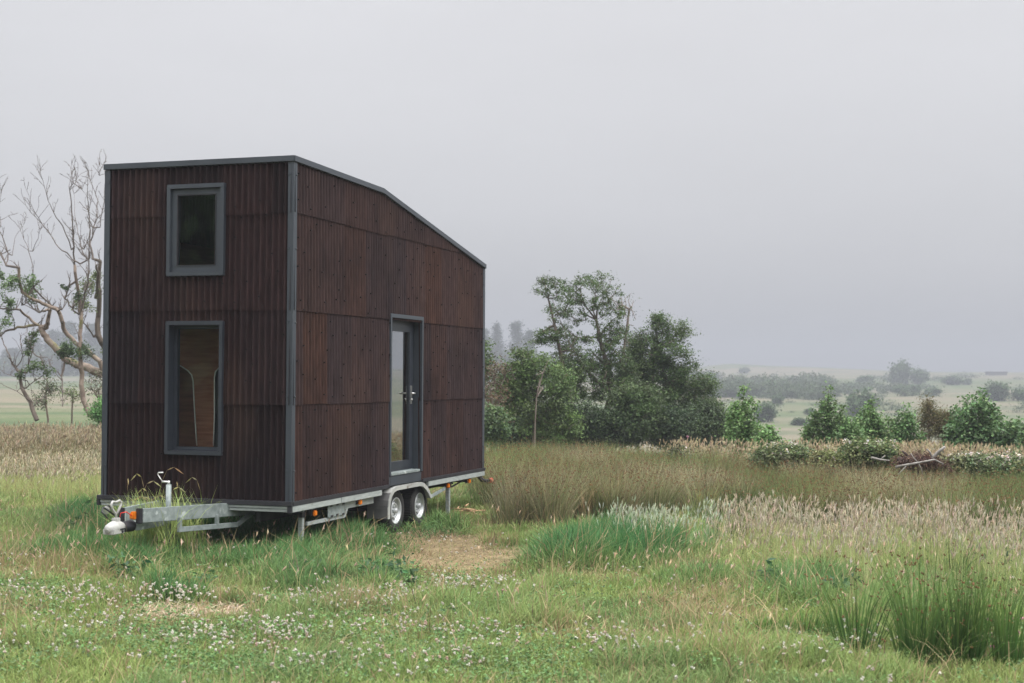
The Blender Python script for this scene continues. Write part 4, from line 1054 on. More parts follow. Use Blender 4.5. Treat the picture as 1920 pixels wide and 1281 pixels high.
tree('dead_sapling', 'thin bleached dead stem sticking up in front of the pale willow bush', 'dead tree',
     pth(37, (1003, 850), (1003, 800), (1006, 745), (1018, 700), (1028, 675)), [B(1012, 725, 12, 34, 37, 7)], .03, (.12, .09, .06), .2, .1, .018, .005, bark='bark_dead', sag=0)
for lab, cx_, cy_, rx, ry, D, col in (
        ('low dark willow shrub under the tallest tree', 1090, 800, 52, 44, 39.5, (.034, .056, .022)),
        ('low green willow shrub filling the middle of the thicket', 1196, 778, 46, 58, 39, (.060, .092, .034)),
        ('low dark shrub at the foot of the thicket between two greener ones', 1146, 808, 44, 36, 38.6, (.032, .054, .022)),
        ('low blue green shrub at the foot of the broad dense willow', 1262, 806, 52, 36, 39.5, (.044, .070, .034)),
        ('dark shrub filling the gap between the bare reddish stem and the thicket', 1030, 805, 44, 40, 39.8, (.034, .056, .022)),
        ('dark shrub behind the bare reddish stem', 975, 812, 46, 36, 40.5, (.030, .050, .020)),
        ('rounded grey green shrub closing the end of the thicket', 1330, 800, 36, 44, 40, (.050, .076, .036))):
    tree('willow_shrub', lab, 'shrub', pth(D, (cx_, 845), (cx_, cy_ + 10), (cx_ + 4, cy_ - 10)), [B(cx_, cy_, rx * 1.08, ry, D, 125), B(cx_ - rx * .5, cy_ - ry * .5, rx * .4, ry * .5, D, 24)], .068, col, 52, .22, .04, .005, tips=MG)
tree('brown_bush', 'half dead brown bush close against the house corner', 'bush', pth(36, (922, 850), (925, 780), (918, 720)), [B(925, 740, 22, 60, 36, 34), B(938, 700, 14, 30, 36, 12)], .06, (.105, .075, .048), 18, .2, .05, .006, bark='bark_dead', tips=DG)
tree('willow_bush', 'narrow bushy willow half hidden by the far edge of the house', 'bush', pth(37, (908, 850), (906, 760), (908, 700)), [B(908, 665, 13, 28, 37, 16), B(902, 710, 20, 30, 37, 20)], .07, DG, 34, .2, .05, .005, tips=LG)
tree('willow_bush', 'low soft green bush in the rushes against the house corner', 'bush', pth(34, (922, 850), (924, 800)), [B(925, 798, 24, 36, 34, 60)], .07, (.075, .12, .052), 38, .2, .04, .005, tips=LG)

# young alders in front of the valley
SAP = (.12, .215, .068)
def sapling(label, px, top, rx, D, col=SAP, base=838, m=1.0, ls=.068, per=34, skirt=True, broad=0, name='alder_sapling'):
    mid = (top + base) / 2; hgt = base - top
    root = empty(name, pth(D, (px, base), (px, top))[0], label=label, cat='sapling', group='young alders along the bramble bank'); o0 = np.array(root.location); k_ = D / FPX
    T = Tree(); T.path([o0, o0 + [0, 0, .12]]); C = []; RC = []
    ns = int(6 + rx * .28 * m)
    for i in range(ns):                        # leafy shoots fanning out of one stool
        o_ = 0.0 if i == 0 else rng.uniform(-1, 1); yy = 0 if i == 0 else rng.uniform(-.7, .7) * rx * k_
        tp = top + hgt * (0 if i == 0 else .12 + .30 * abs(o_) ** 1.5 + rng.uniform(-.04, .46))
        a = o0 + [rng.normal(0, .05), yy * .2, .1]; z1 = at(px + o_ * rx * .85, tp, D); z1[1] += yy
        n_ = 9; par = 1; bend = rng.normal(0, .06, 2)
        for q in range(1, n_ + 1):
            t = q / n_; p = a * (1 - t) + z1 * t; p[0] += (z1[0] - a[0]) * .35 * math.sin(math.pi * t) + bend[0] * math.sin(3 * t); p[1] += bend[1] * math.sin(3 * t)
            T.p.append(p); T.par.append(par); par = len(T.p) - 1
            if t > .18:
                for r_ in range(3):
                    C.append(p + rng.normal(0, 1, 3) * np.array([rx * k_ * .20, rx * k_ * .18, .07]) * (1.15 - t)); RC.append(.05 + .10 * (1.1 - t))
    for q in range(int(rx * .5 * (1 + broad))):      # low side growth
        a = rng.random() * 6.28; d_ = rng.random() ** .5; C.append(o0 + [math.cos(a) * d_ * rx * k_ * 1.05, math.sin(a) * d_ * rx * k_ * .8, hgt * k_ * (.12 + .38 * rng.random() * (1.1 - d_))]); RC.append(.14)
    V, F = T.tubes(.03, .004); link('trunk', np_mesh('trunk', V - o0, [F], None, True), M['bark'], root)
    C = np.array(C); RC = np.array(RC); kk = rng.poisson(per * .52, len(C)); idx = np.repeat(np.arange(len(C)), kk); n = len(idx); P = C[idx] + rng.normal(0, 1, (n, 3)) * RC[idx][:, None]
    cc = np.clip(1 + .26 * rng.normal(size=(len(C), 1)), .5, 1.6)[idx] * (1 + .07 * rng.normal(size=(n, 3))) * (1 + .2 * rng.normal(size=(n, 1)))
    vg = Veg(); leaves(vg, P - o0, ls * .95, np.clip(np.array(col) * [1.25, 1.12, 1.25] * cc, .01, .6), .2, .75); vg.build('crown', M['leaf'], root)
    return root
sapling('slim bright green alder sapling standing just beyond the thicket', 1396, 728, 36, 33, (.105, .20, .062))
sapling('darker alder sapling with a tall leading shoot, in front of the round grey bush', 1553, 728, 40, 32, (.085, .155, .052), m=1.2, broad=.6)
sapling('bright leafy alder sapling joined to the darker one with the leading shoot', 1634, 752, 42, 32.5, (.100, .185, .060), m=1.1, broad=.7)
sapling('small bright alder sapling beside the brown spindly conifer', 1700, 764, 28, 33, (.090, .175, .058))
sapling('largest and densest alder sapling with a broad skirt of glossy leaves', 1836, 733, 66, 30, (.078, .150, .055), 868, 1.7, .080, 32, broad=1.3)
sapling('small alder sapling beside the largest one at the edge of the view', 1908, 796, 26, 31, (.085, .16, .058), m=.7)
sapling('low bright alder shoots at the foot of the slim sapling', 1440, 802, 30, 32, (.105, .20, .062), 846, .6)
sapling('low alder shoots between the two pairs of saplings', 1592, 788, 30, 31.5, (.098, .185, .062), 846, .8)
for lab, px, top, rx in (('taller brownish spindly gorse bush between two alders', 1742, 742, 20), ('lower brown gorse bush close to the largest alder', 1772, 782, 20)):
    tree('gorse_bush', lab, 'bush', pth(33.5, (px, 838), (px, 800), (px - 3, top + 6)), [B(px - 3, top + 20, rx * .3, 18, 33.5, 10), B(px + 8, top + 34, rx * .35, 20, 33.5, 10), B(px, 800, rx, 32, 33.5, 46)], .055, (.115, .105, .048), 34, .14, .03, .004, bark='bark_dead', tips=(.20, .15, .09), wide=.3, droop=-.4)

# bramble bank: mounds with pale blossom, dry grass between
def bramble(label, px, top, rx, D, col, fl, m=110, base=905):
    mid = top + 24
    o = tree('bramble_bush', label, 'bramble bush', pth(D, (px, base), (px, mid + 6)), [B(px, mid + 6, rx, 22, D, m), B(px - rx * .4, mid - 2, rx * .4, 14, D, m // 5), B(px + rx * .45, mid + 2, rx * .4, 14, D, m // 5)], .044, np.array(col) * 1.0, 36, .13, .02, .004, 'bark_dead', 'brambles on the bank', .2, -.1, .14, .3, (.20, .22, .09), .8)
    vg = Veg(); n = int(fl * .5); a = rng.random(n) * 6.28; e = rng.random(n); r = rx * D / FPX
    c0 = at(px, mid, D) - np.array(o.location)
    P = c0 + np.stack([np.cos(a) * r * (.3 + .75 * rng.random(n)), np.sin(a) * r * .7, (.02 + .22 * e) + .0 * a], 1)
    for j in range(3): leaves(vg, P + rng.normal(0, .016, (n, 3)), .038, vary(c3(.50, .45, .41), n, .12), 0, .9, 1.5)
    vg.build('blossom', M['petal'], o); return o
bramble('dark green bramble mound with dusty pink blossom, nearest the thicket', 1468, 832, 52, 25.5, (.090, .125, .050), 60)
bramble('bramble mound crowned with white blossom beside the log pile', 1632, 822, 50, 25, (.105, .14, .055), 110)
bramble('low yellowish bramble with few flowers between two flowering mounds', 1560, 842, 40, 25, (.14, .155, .065), 30, 70)
bramble('long bramble hedge covered in pale pink blossom under the largest alder', 1868, 852, 60, 23.5, (.095, .13, .055), 150, 150, 925)
bramble('pink flowered bramble patch between the fallen branch and the long hedge', 1800, 852, 36, 23.8, (.12, .13, .065), 90, 80, 925)
bramble('small dark bramble in dry grass below the end of the thicket', 1276, 838, 20, 27, (.075, .085, .045), 6, 40, 880)
# dry grass heads along the bank
vg = Veg(); x, y = sample(22.5, 31, 190, 3.0, .40); px, py = topix(x, y, 0.0)
k = (px > 1180) & (rng.random(len(x)) < sstep(1190, 1300, px) * np.clip(.2 + (fbm(x, y, 1.1) - .38) * 3, .05, 1)) & (py < np.interp(px, [1180, 1320, 1500, 1900], [889, 908, 915, 932]))
x, y = x[k], y[k]; plume_grass(vg, x, y, .50 + .34 * rng.random(len(x)), c3(.40, .33, .21), .10, .010, .3, c3(.20, .20, .09), 3)
tag(vg.build('bank_grass', M['grass']), 'dry tan grass between the brambles on the bank', 'grass', kind='stuff')

# log pile: bleached branches over dead bracken
def branch(name, label, D, pts, r, mat='bark_pale', twigs=()):
    root = empty(name, at(pts[0][0], pts[0][1], D), label=label, cat='fallen branch', group='fallen branches among the brambles')
    T = Tree(); o0 = np.array(root.location); 
    m = MB(); P = [at(p[0], p[1], D + (p[2] if len(p) > 2 else 0)) - o0 for p in pts]; m.tube(P, [r * (1 - .6 * i / len(P)) for i in range(len(P))], 9)
    m.build('limb', M[mat], root)
    for t in twigs:
        m = MB(); P = [at(p[0], p[1], D + (p[2] if len(p) > 2 else 0)) - o0 for p in t]; m.tube(P, [r * .45 * (1 - .5 * i / len(P)) for i in range(len(P))], 7); m.build('twig', M[mat], root)
branch('fallen_branch', 'long bleached branch lying level in front of the brambles', 23.0, [(1680, 876, .1), (1700, 872), (1722, 868, -.1), (1752, 862, -.1), (1768, 870)], .024, twigs=[[(1722, 868), (1714, 860), (1708, 850)], [(1700, 873), (1690, 884), (1684, 890)], [(1722, 868), (1728, 880), (1730, 890)]])
branch('fallen_branch', 'thick bleached branch stub pointing up out of the pile', 23.2, [(1746, 862), (1752, 856), (1762, 846, -.1), (1772, 838, -.15)], .040, twigs=[[(1748, 860), (1744, 848), (1738, 842)]])
branch('fallen_branch', 'thin grey twig leaning against the bramble with white blossom', 23.4, [(1634, 858), (1650, 862), (1668, 864)], .02, twigs=[[(1650, 862), (1660, 854)]])
branch('fallen_branch', 'short dark red brown dead branch under the bleached stub', 23.3, [(1684, 866), (1704, 862), (1726, 864), (1742, 872)], .06, 'bark_dark', [[(1704, 862), (1700, 852), (1692, 846)], [(1726, 864), (1734, 852)], [(1742, 872), (1756, 880)]])
tree('dead_bracken', 'patch of dark reddish dead bracken under the fallen branches', 'bracken', pth(23.3, (1720, 905), (1722, 880)), [B(1722, 868, 40, 14, 23.3, 60), B(1762, 880, 20, 12, 23.3, 20)], .06, (.085, .045, .035), 20, .10, .015, .004, 'bark_dark', wide=.3, tips=(.22, .15, .10))

# ------------------------------------------------------------------ bare trees on the far side of the house
def limb_tree(name, label, D, limbs, r0, bark, leafblobs, twig=True, cat='tree', dj=.8, lcol=(.10, .165, .055)):
    first = limbs[0][0][0]
    base = at(first[0], first[1], D); base[2] = min(base[2], float(terrain(base[0], base[1])))
    root = empty(name, base, label=label, cat=cat); o0 = np.array(root.location)
    T = Tree(); rad = []
    def add(q, par, r): T.p.append(q); T.par.append(par); rad.append(r); return len(T.p) - 1
    tipset = []
    for L in limbs:
        pts, ra, rb = L; ra *= .8; rb = max(.0045, rb * .8)
        off = rng.normal(0, dj) ; par = -1; P = []
        for i, (a, b) in enumerate(pts):
            t = i / (len(pts) - 1); P.append(at(a, b, D + off * t + rng.normal(0, .05)))
        if T.p:                          # start from the nearest existing point
            A = np.array(T.p); pix = at(*pts[0], D); j = int(np.argmin(np.linalg.norm((A - P[0])[:, [0, 2]], axis=1))); 
            if np.linalg.norm((A[j] - P[0])[[0, 2]]) < .45:
                sh = A[j] - P[0]; P = [q + np.array([0, sh[1], 0]) for q in P]; par = j
        dens = []
        for i in range(len(P) - 1):
            for s_ in np.linspace(0, 1, 4)[:-1]: dens.append(P[i] * (1 - s_) + P[i + 1] * s_ + rng.normal(0, .012, 3))
        dens.append(P[-1]); m = len(dens)
        for i, q in enumerate(dens):
            t = i / (m - 1); par = add(q, par, ra * (1 - t) + rb * t)
            if twig and ra * (1 - t) + rb * t < .055 and rng.random() < .42: tipset.append((par, q, ra * (1 - t) + rb * t))
        tipset.append((par, dens[-1], rb))
    for par, q, r in tipset:           # fine twigs
        for c in range(1 if r > .03 else 2):
            d = np.array([rng.normal(-.1, .55), rng.normal(0, .5), 1.0 + .2 * rng.random()]); d /= np.linalg.norm(d); p = par; L = .08 + .17 * rng.random(); x = q.copy()
            for i in range(4):
                d = d + rng.normal(0, .22, 3) + [0, 0, .08]; d /= np.linalg.norm(d); x = x + d * L * .55; p2 = add(x.copy(), p, max(.0055, min(r * .55, .014) * (1 - i * .2))); p = p2
                if rng.random() < .4:
                    e = d + rng.normal(0, .6, 3); e /= np.linalg.norm(e); add(x + e * L * .5, p, .005)
    V = []; F = []; b = 0; mi = []
    for i in range(len(T.p)):
        j = T.par[i]
        if j < 0: continue
        a, c = T.p[j], T.p[i]; d = c - a; L = np.linalg.norm(d)
        if L < 1e-5: continue
        mi += [int(rad[i] < .03)] * (8 if min(rad[j], rad[i] * 1.5) > .03 else 4)
        d /= L; x = np.cross(d, [.3, .9, .1]); x /= np.linalg.norm(x); y_ = np.cross(d, x); ra, rb = min(rad[j], rad[i] * 1.5), rad[i]; k = 8 if ra > .03 else 4
        an = np.linspace(0, 2 * math.pi, k, endpoint=False); ring = np.cos(an)[:, None] * x + np.sin(an)[:, None] * y_
        V += [a - d * ra * .35 + ring * ra, c + ring * rb]; q = np.arange(k); F.append(np.stack([b + q, b + (q + 1) % k, b + k + (q + 1) % k, b + k + q], 1)); b += 2 * k
    me = np_mesh('trunk', np.concatenate(V) - o0, [np.concatenate(F)], None, True); link('trunk', me, M[bark], root); me.materials.append(M['twig']); me.polygons.foreach_set('material_index', np.array(mi, np.int32))
    vg = Veg()
    for (a, b_, r, n) in leafblobs:
        A = np.array(T.p); c = at(a, b_, D); j = int(np.argmin(np.linalg.norm((A - c)[:, [0, 2]], axis=1))); c[1] = A[j][1]; rr_ = r * D / FPX
        sub = c + rng.normal(0, rr_ * .5, (max(3, n // 14), 3)); n *= 3; idx = rng.integers(0, len(sub), n)
        P = sub[idx] + rng.normal(0, rr_ * .34, (n, 3)); cc = (1 + .25 * rng.normal(size=(len(sub), 1)))[idx]
        leaves(vg, P - o0, .062, np.clip(np.array(lcol) * [.9, .86, 1.0] * cc * (1 + .18 * rng.normal(size=(n, 1))), .01, .5), .2, .6)
    vg.build('crown', M['leaf'], root); return root
limb_tree('willow_tree', 'gaunt red barked half dead willow with a forest of bare upright twigs', 39.5, [
    ([(205, 790), (206, 740), (204, 706), (199, 701)], .20, .15),
    ([(199, 701), (178, 691), (155, 685), (131, 672), (117, 656), (101, 637), (91, 624), (88, 614)], .15, .095),
    ([(88, 614), (92, 603), (96, 582)], .085, .055),
    ([(96, 582), (84, 588), (72, 580), (62, 570), (50, 574)], .04, .02),
    ([(88, 614), (70, 609), (54, 596), (37, 582), (19, 580), (0, 577), (-20, 570)], .055, .02),
    ([(204, 700), (197, 678), (176, 658), (152, 643), (133, 622), (128, 603), (122, 584), (103, 575), (87, 568), (70, 562), (56, 550), (51, 535), (49, 505)], .085, .045),
    ([(49, 505), (40, 487), (33, 468), (28, 444), (17, 427), (18, 410), (7, 376)], .036, .008),
    ([(50, 503), (52, 485), (41, 453), (28, 432), (34, 404), (38, 378)], .028, .008),
    ([(28, 432), (22, 399), (11, 356)], .016, .006),
    ([(52, 485), (56, 455), (72, 430)], .014, .006),
    ([(28, 444), (14, 436), (0, 428)], .014, .006),
    ([(68, 610), (35, 615), (12, 622), (0, 631), (-15, 640)], .05, .02),
    ([(77, 615), (62, 633), (56, 657), (77, 671), (85, 687)], .038, .015),
    ([(128, 672), (121, 706), (122, 735), (121, 762)], .042, .018),
    ([(78, 669), (98, 672), (103, 686)], .016, .008),
    ([(96, 545), (108, 560), (122, 575), (145, 585)], .03, .035),
    ([(93, 540), (92, 510), (85, 478), (72, 447)], .022, .007),
    ([(85, 478), (95, 455), (100, 440)], .012, .006)], .2, 'bark_red',
    [(28, 502, 8, 40), (38, 518, 9, 60), (63, 532, 14, 190), (76, 546, 12, 130), (93, 532, 10, 90), (12, 540, 9, 50), (26, 565, 11, 110), (20, 585, 8, 40), (70, 560, 10, 50), (23, 612, 12, 80), (5, 625, 8, 40)])
limb_tree('willow_tree', 'slender upright red stemmed willow reaching high above the bare branches', 37.5, [
    ([(174, 782), (162, 765), (155, 746), (153, 711), (151, 678), (149, 652), (151, 617), (152, 589), (148, 559), (142, 512), (140, 498)], .088, .045),
    ([(140, 498), (139, 466), (137, 417), (131, 357), (138, 345), (135, 322)], .036, .007),
    ([(152, 589), (157, 559), (164, 530), (166, 512), (168, 432), (166, 395), (163, 358), (165, 322)], .040, .007),
    ([(163, 358), (152, 342)], .012, .006),
    ([(161, 498), (142, 483), (120, 466), (107, 445), (90, 425), (60, 389)], .026, .007),
    ([(90, 421), (75, 397), (64, 363)], .014, .006),
    ([(139, 470), (122, 425), (105, 400), (92, 365), (79, 329)], .024, .006),
    ([(130, 535), (122, 560), (135, 578), (149, 590)], .03, .03),
    ([(167, 480), (158, 440), (150, 400), (150, 368)], .018, .006),
    ([(167, 470), (178, 445), (176, 410), (180, 380)], .018, .006),
    ([(140, 450), (160, 480), (168, 492)], .012, .008)], .09, 'bark_red',
    [(128, 540, 6, 40), (140, 660, 16, 200), (114, 664, 11, 110), (165, 662, 12, 100), (150, 560, 8, 40), (130, 655, 9, 80)], lcol=(.075, .12, .048))
limb_tree('willow_tree', 'mossy thick stemmed willow half hidden by the house wall', 40.5, [
    ([(212, 790), (206, 700), (197, 652), (183, 631), (184, 594), (187, 559), (184, 520), (188, 490)], .13, .06),
    ([(188, 490), (181, 462), (187, 442), (195, 414), (196, 382), (184, 345)], .04, .008),
    ([(190, 560), (194, 520), (190, 500)], .06, .03),
    ([(183, 631), (168, 610), (158, 600)], .035, .02),
    ([(196, 430), (203, 380), (206, 340), (205, 312)], .018, .005),
    ([(206, 340), (209, 325)], .010, .005)], .13, 'bark',
    [(180, 540, 16, 190), (190, 520, 10, 100), (170, 568, 16, 190), (185, 580, 10, 60), (196, 655, 10, 60)], lcol=(.11, .15, .05))
limb_tree('willow_sapling', 'small crooked mossy tree standing alone in the rough grass', 36.5, [
    ([(69, 786), (57, 753), (41, 727), (37, 699), (23, 683), (14, 659), (5, 638)], .075, .018),
    ([(37, 699), (42, 680), (48, 655), (40, 640)], .03, .010), ([(41, 727), (60, 712), (80, 700)], .02, .01), ([(23, 683), (30, 665), (26, 650)], .02, .008),
    ([(57, 753), (30, 735), (5, 722), (-10, 716)], .016, .006), ([(45, 715), (20, 706), (2, 700)], .014, .006), ([(60, 760), (75, 748), (90, 738)], .014, .006)], .075, 'bark',
    [(54, 630, 9, 60), (44, 648, 9, 70), (64, 688, 12, 110), (88, 694, 9, 60), (34, 702, 8, 50), (48, 660, 7, 40)], cat='sapling', lcol=(.085, .13, .05))
tree('thin_bush', 'thin dark leaved bush standing between the crooked tree and a hanging branch', 'bush', pth(41, (90, 786), (86, 760), (86, 730), (88, 712)), [B(90, 722, 20, 22, 41, 26), B(80, 752, 20, 10, 41, 14), B(100, 735, 14, 14, 41, 9)], .065, (.075, .10, .05), 7, .18, .03, .006, bark='bark_red', tips=DG)
tree('thin_bush', 'brown twiggy bush tucked behind the house wall under the thick limb', 'bush', pth(38, (190, 790), (186, 750), (184, 730)), [B(182, 725, 22, 24, 38, 40), B(178, 700, 14, 10, 38, 10)], .055, (.08, .085, .045), 5, .18, .03, .005, bark='bark_dead', tips=DG)
tree('fern_tuft', 'bright green bushy tuft at the foot of the red stemmed willow', 'bush', pth(35, (192, 800), (192, 780)), [B(191, 772, 16, 26, 35, 46)], .08, (.10, .21, .065), 24, .14, .015, .004, droop=-.4, wide=.35)
tree('thin_bush', 'pale green bush beyond the hanging dead branches', 'bush', pth(46, (135, 770), (136, 745)), [B(136, 738, 22, 14, 46, 30)], .065, (.10, .135, .06), 7, .2, .03, .006, tips=LG)

# ------------------------------------------------------------------ valley: bushes fading into the mist
def bush_mesh(seed, n=2600, ls=.13, col=(.062, .105, .042)):
    """round field bush, unit half width 1, height about 1.2"""
    c = rng.normal(size=(46, 3)); c /= np.linalg.norm(c, axis=1, keepdims=True); c = c * (.35 + .5 * rng.random((46, 1))) * [.85, .85, .62] + [0, 0, .62]; c[:, 2] = np.maximum(c[:, 2], .18)
    idx = rng.integers(0, 46, n); P = c[idx] + rng.normal(0, .15, (n, 3)) * [1, 1, .85]; P[:, 2] = np.abs(P[:, 2])
    vg = Veg(); cc = (1 + .20 * rng.normal(size=(46, 1)))[idx]
    leaves(vg, P, ls, np.clip(np.array(col) * cc * (1 + .15 * rng.normal(size=(n, 1))), .006, .4), .1, .8, .6)
    P = [np.concatenate(vg.P[k]) for k in (3, 4) if vg.P[k]]
    crown = np_mesh('crown', np.concatenate(vg.V), P, np.concatenate(vg.C)); crown.materials.append(M['leaf'])
    T = Tree(); T.path([(0, 0, -.1), (.02, 0, .25)])
    for q in c[:16]: T.reach(q, .3)
    V, F = T.tubes(.06, .012); tr = np_mesh('trunk', V, [F], None, True); tr.materials.append(M['bark'])
    return crown, tr
BM = [bush_mesh(k) for k in range(5)]
def far_bush(label, px, base, halfw, D, ratio=1.0, group='bushes scattered over the misty valley', k=None, name='field_bush', cat='bush'):
    """halfw in photo pixels, ratio = height stretch"""
    p = on_ground(px, D); s = halfw * D / FPX; crown, tr = BM[int(rng.integers(0, 5)) if k is None else k]
    r = empty(name, p - [0, 0, .06 * s], rng.random() * 6.28, label=label, cat=cat, group=group); r.scale = (s, s, s * ratio)
    for nm, me in (('crown', crown), ('trunk', tr)):
        o = bpy.data.objects.new(nm, me); COL.objects.link(o); o.parent = r
    return r
def depth_for(px, py): return float(ground(px, py)[1])
for label, px, base, hw, ratio in (
        ('round grey green bush just past the slim bright sapling', 1434, 792, 28, 1.15), ('small round dark bush up the slope behind the round one', 1458, 758, 15, 1.1),
        ('round bush half hidden behind the end of the thicket', 1382, 790, 22, 1.1), ('big round dark bush behind the pair of alder saplings', 1614, 786, 40, 1.15),
        ('low flat bush on the pale slope in front of the round dark bush', 1500, 798, 26, .5), ('low bush beyond the darker alder with the leading shoot', 1520, 778, 16, .7),
        ('large twin domed tree standing on the horizon', 1688, 722, 26, 1.45), ('lower dome of the big horizon tree', 1722, 722, 22, 1.2),
        ('wide misty bush behind the top of the largest alder', 1872, 752, 34, .95), ('misty bush at the edge of the view behind the small alder', 1915, 752, 26, .8),
        ('low misty thicket on the flat above the brown gorse', 1786, 722, 26, .6), ('small misty bush beside the low thicket on the flat', 1814, 722, 12, .9),
        ('misty bush below the horizon tree', 1716, 738, 18, .8), ('second misty bush below the horizon tree, the lower of two', 1748, 742, 22, .6), ('faint bush under the horizon tree trunk', 1690, 738, 20, .7),
        ('faint low bush in the middle of the far pasture', 1624, 724, 22, .8), ('pale bush at the end of the far hedge', 1600, 736, 22, .8), ('faint clump on the skyline above the far hedge', 1395, 700, 14, .7)):
    far_bush(label, px, base, hw, depth_for(px, base), ratio)
# far hedge: one continuous mass
hv = []; vg = Veg()
for px in np.arange(1338, 1560, 7.0):
    for row in range(2):
        q = px + rng.normal(0, 4); b_ = 744 - row * 8 + rng.normal(0, 3); D = depth_for(q, b_); p = on_ground(q, D); s = (13 + 7 * rng.random()) * D / FPX
        n = 900; c = rng.normal(size=(14, 3)) * [.6, .6, .4] + [0, 0, .75]; idx = rng.integers(0, 14, n)
        P = c[idx] + rng.normal(0, .28, (n, 3)); P[:, 2] = np.abs(P[:, 2])
        leaves(vg, p + P * s * [1, 1, .85], .2 * s, vary(c3(.055, .085, .036), n, .2), .1, .8)
for px in np.arange(1560, 1720, 9.0):
    q = px + rng.normal(0, 4); b_ = 738 + rng.normal(0, 4); D = depth_for(q, b_); p = on_ground(q, D); s = (8 + 7 * rng.random()) * D / FPX; n = 420
    P = rng.normal(0, .5, (n, 3)) + [0, 0, .5]; P[:, 2] = np.abs(P[:, 2]); leaves(vg, p + P * s * [1, 1, .8], .22 * s, vary(c3(.065, .095, .04), n, .2), .1, .8)
for k in range(190):      # low scrub in drifts over the valley
    q = rng.uniform(1330, 1960); b_ = 708 + 77 * rng.random() ** 1.4
    if fbm(q / 60, b_ / 9, 1.0) < .47: continue
    D = depth_for(q, b_); p = on_ground(q, D); s = (5 + 12 * rng.random()) * D / FPX; n = 160
    P = rng.normal(0, .5, (n, 3)) * [1.5, 1, .45] + [0, 0, .22]; P[:, 2] = np.abs(P[:, 2]); leaves(vg, p + P * s, .2 * s, vary(c3(.055, .085, .038), n, .2), .1, .8)
tag(vg.build('far_wood', M['leaf']), 'continuous hedge of scrub across the misty valley', 'scrub', kind='stuff')
# conifers in the mist
def conifer(label, px, base, top, D, wpx, kind=0, group='conifers ghosted by the mist'):
    p = on_ground(px, D); k = D / FPX; h = (base - top) * k + 2; w_ = wpx * k
    r = empty('conifer', p, label=label, cat='conifer', group=group)
    T = Tree(); T.path([(0, 0, -.3), (0, 0, h * .5), (0, 0, h)]); V, F = T.tubes(.35, .05); link('trunk', np_mesh('trunk', V, [F], None, True), M['bark'], r)
    vg = Veg(); nb = 120; t = rng.random(nb) ** .8; a = rng.random(nb) * 6.28; rad = 2.3 * w_ * (1.04 - t) ** .6 * (.45 + .55 * rng.random(nb)); z = h * (.12 + .88 * t)
    c = np.stack([np.cos(a) * rad * .8, np.sin(a) * rad * .8, z], 1); idx = rng.integers(0, nb, 4200)
    P = c[idx] * np.stack([rng.random(4200) ** .5] * 2 + [np.ones(4200)], 1) + rng.normal(0, 1, (4200, 3)) * [w_ * .22, w_ * .22, h * .022]
    leaves(vg, P, w_ * .22, vary(c3(.035, .055, .03), 4200, .2), .3, .5); vg.build('crown', M['leaf'], r)
for label, px, top, wpx, D in (('tallest ghosted conifer just clear of the house edge', 930, 602, 13, 560), ('broad ghosted conifer with a split top next to the tallest', 968, 600, 17, 560), ('lower ghosted conifer sloping down to the pale willow bush', 992, 616, 14, 560), ('ghosted conifer mostly hidden by the house edge', 908, 616, 14, 565),
        ('faint conifer rising behind the crooked mossy tree', 60, 640, 18, 610), ('faint broad conifer behind the thick willow limb', 128, 612, 20, 610), ('faint conifer between the two bare willows', 98, 628, 18, 620), ('faint conifer close to the house wall', 170, 616, 20, 615), ('faint lower conifer at the edge of the view', 20, 664, 20, 620)):
    conifer(label, px, 702, top, D, wpx)
far_h = Veg()      # misty wooded rise under them
for px in np.concatenate([np.arange(-60, 215, 6.0), np.arange(895, 1060, 6.0), np.arange(1290, 1345, 8.0)]):
    D = 590 + rng.normal(0, 12); top = np.interp(px, [-60, 40, 110, 215, 895, 980, 1060, 1290, 1345], [690, 676, 652, 650, 652, 652, 676, 690, 698]) + rng.normal(0, 4); p = on_ground(px, D); n = 420; hgt = max(3, (706 - top) * D / FPX)
    P = rng.normal(0, 1, (n, 3)) * [1.6, 2.5, 0] + np.stack([0 * p[0] + np.zeros(n), np.zeros(n), hgt * rng.random(n) ** .7], 1); leaves(far_h, p + P, 1.1, vary(c3(.05, .075, .035), n, .2), .2, .7)
tag(far_h.build('misty_wood', M['leaf']), 'faint wood lost in the mist beyond the pasture', 'wood', kind='stuff')
# long low byre on the skyline
p = on_ground(1868, 760); by = empty('farm_building', p, 0, label='tiny low flat farm building on the misty skyline', cat='farm building')
m = MB(); m.box(-5.2, 5.2, -2, 2, -.5, 1.5); m.build('wall', M['guard_front'], by)
m = MB(); m.prism([(-5.6, 1.5), (5.6, 1.5), (5.4, 2.0), (-5.4, 2.0)], -2.3, 2.3); m.build('roof', M['under'], by)
# trees the glass mirrors: beside the camera and out to the right
for i, (x, y, s, lab) in enumerate(((-17.5, 2.5, 5.2, 'dark tree mirrored in the upper window'), (-21, -1.5, 5.8, 'second dark tree mirrored in the lower window'), (-15.0, -3.0, 4.6, 'dark bushy tree mirrored in both front windows'))):
    crown, tr = BM[i]; r = empty('field_tree', (x, y, float(terrain(x, y)) - .2), i * 1.3, label=lab, cat='tree', group='trees mirrored in the house windows'); r.scale = (s * .85, s * .85, s * 1.3)
    for nm, me in (('crown', crown), ('trunk', tr)):
        o = bpy.data.objects.new(nm, me); COL.objects.link(o); o.parent = r
for i, (x, y, s) in enumerate(((34, 47, 3.4), (42, 52, 4.2), (30, 44, 2.2), (56, 60, 5.0))):
    crown, tr = BM[i + 1]; r = empty('field_tree', (x, y, float(terrain(x, y)) - .1), i, label='green field tree mirrored in the glass of the door', cat='tree', group='trees mirrored in the door'); r.scale = (s, s, s * 1.05)
    for nm, me in (('crown', crown), ('trunk', tr)):
        o = bpy.data.objects.new(nm, me); COL.objects.link(o); o.parent = r

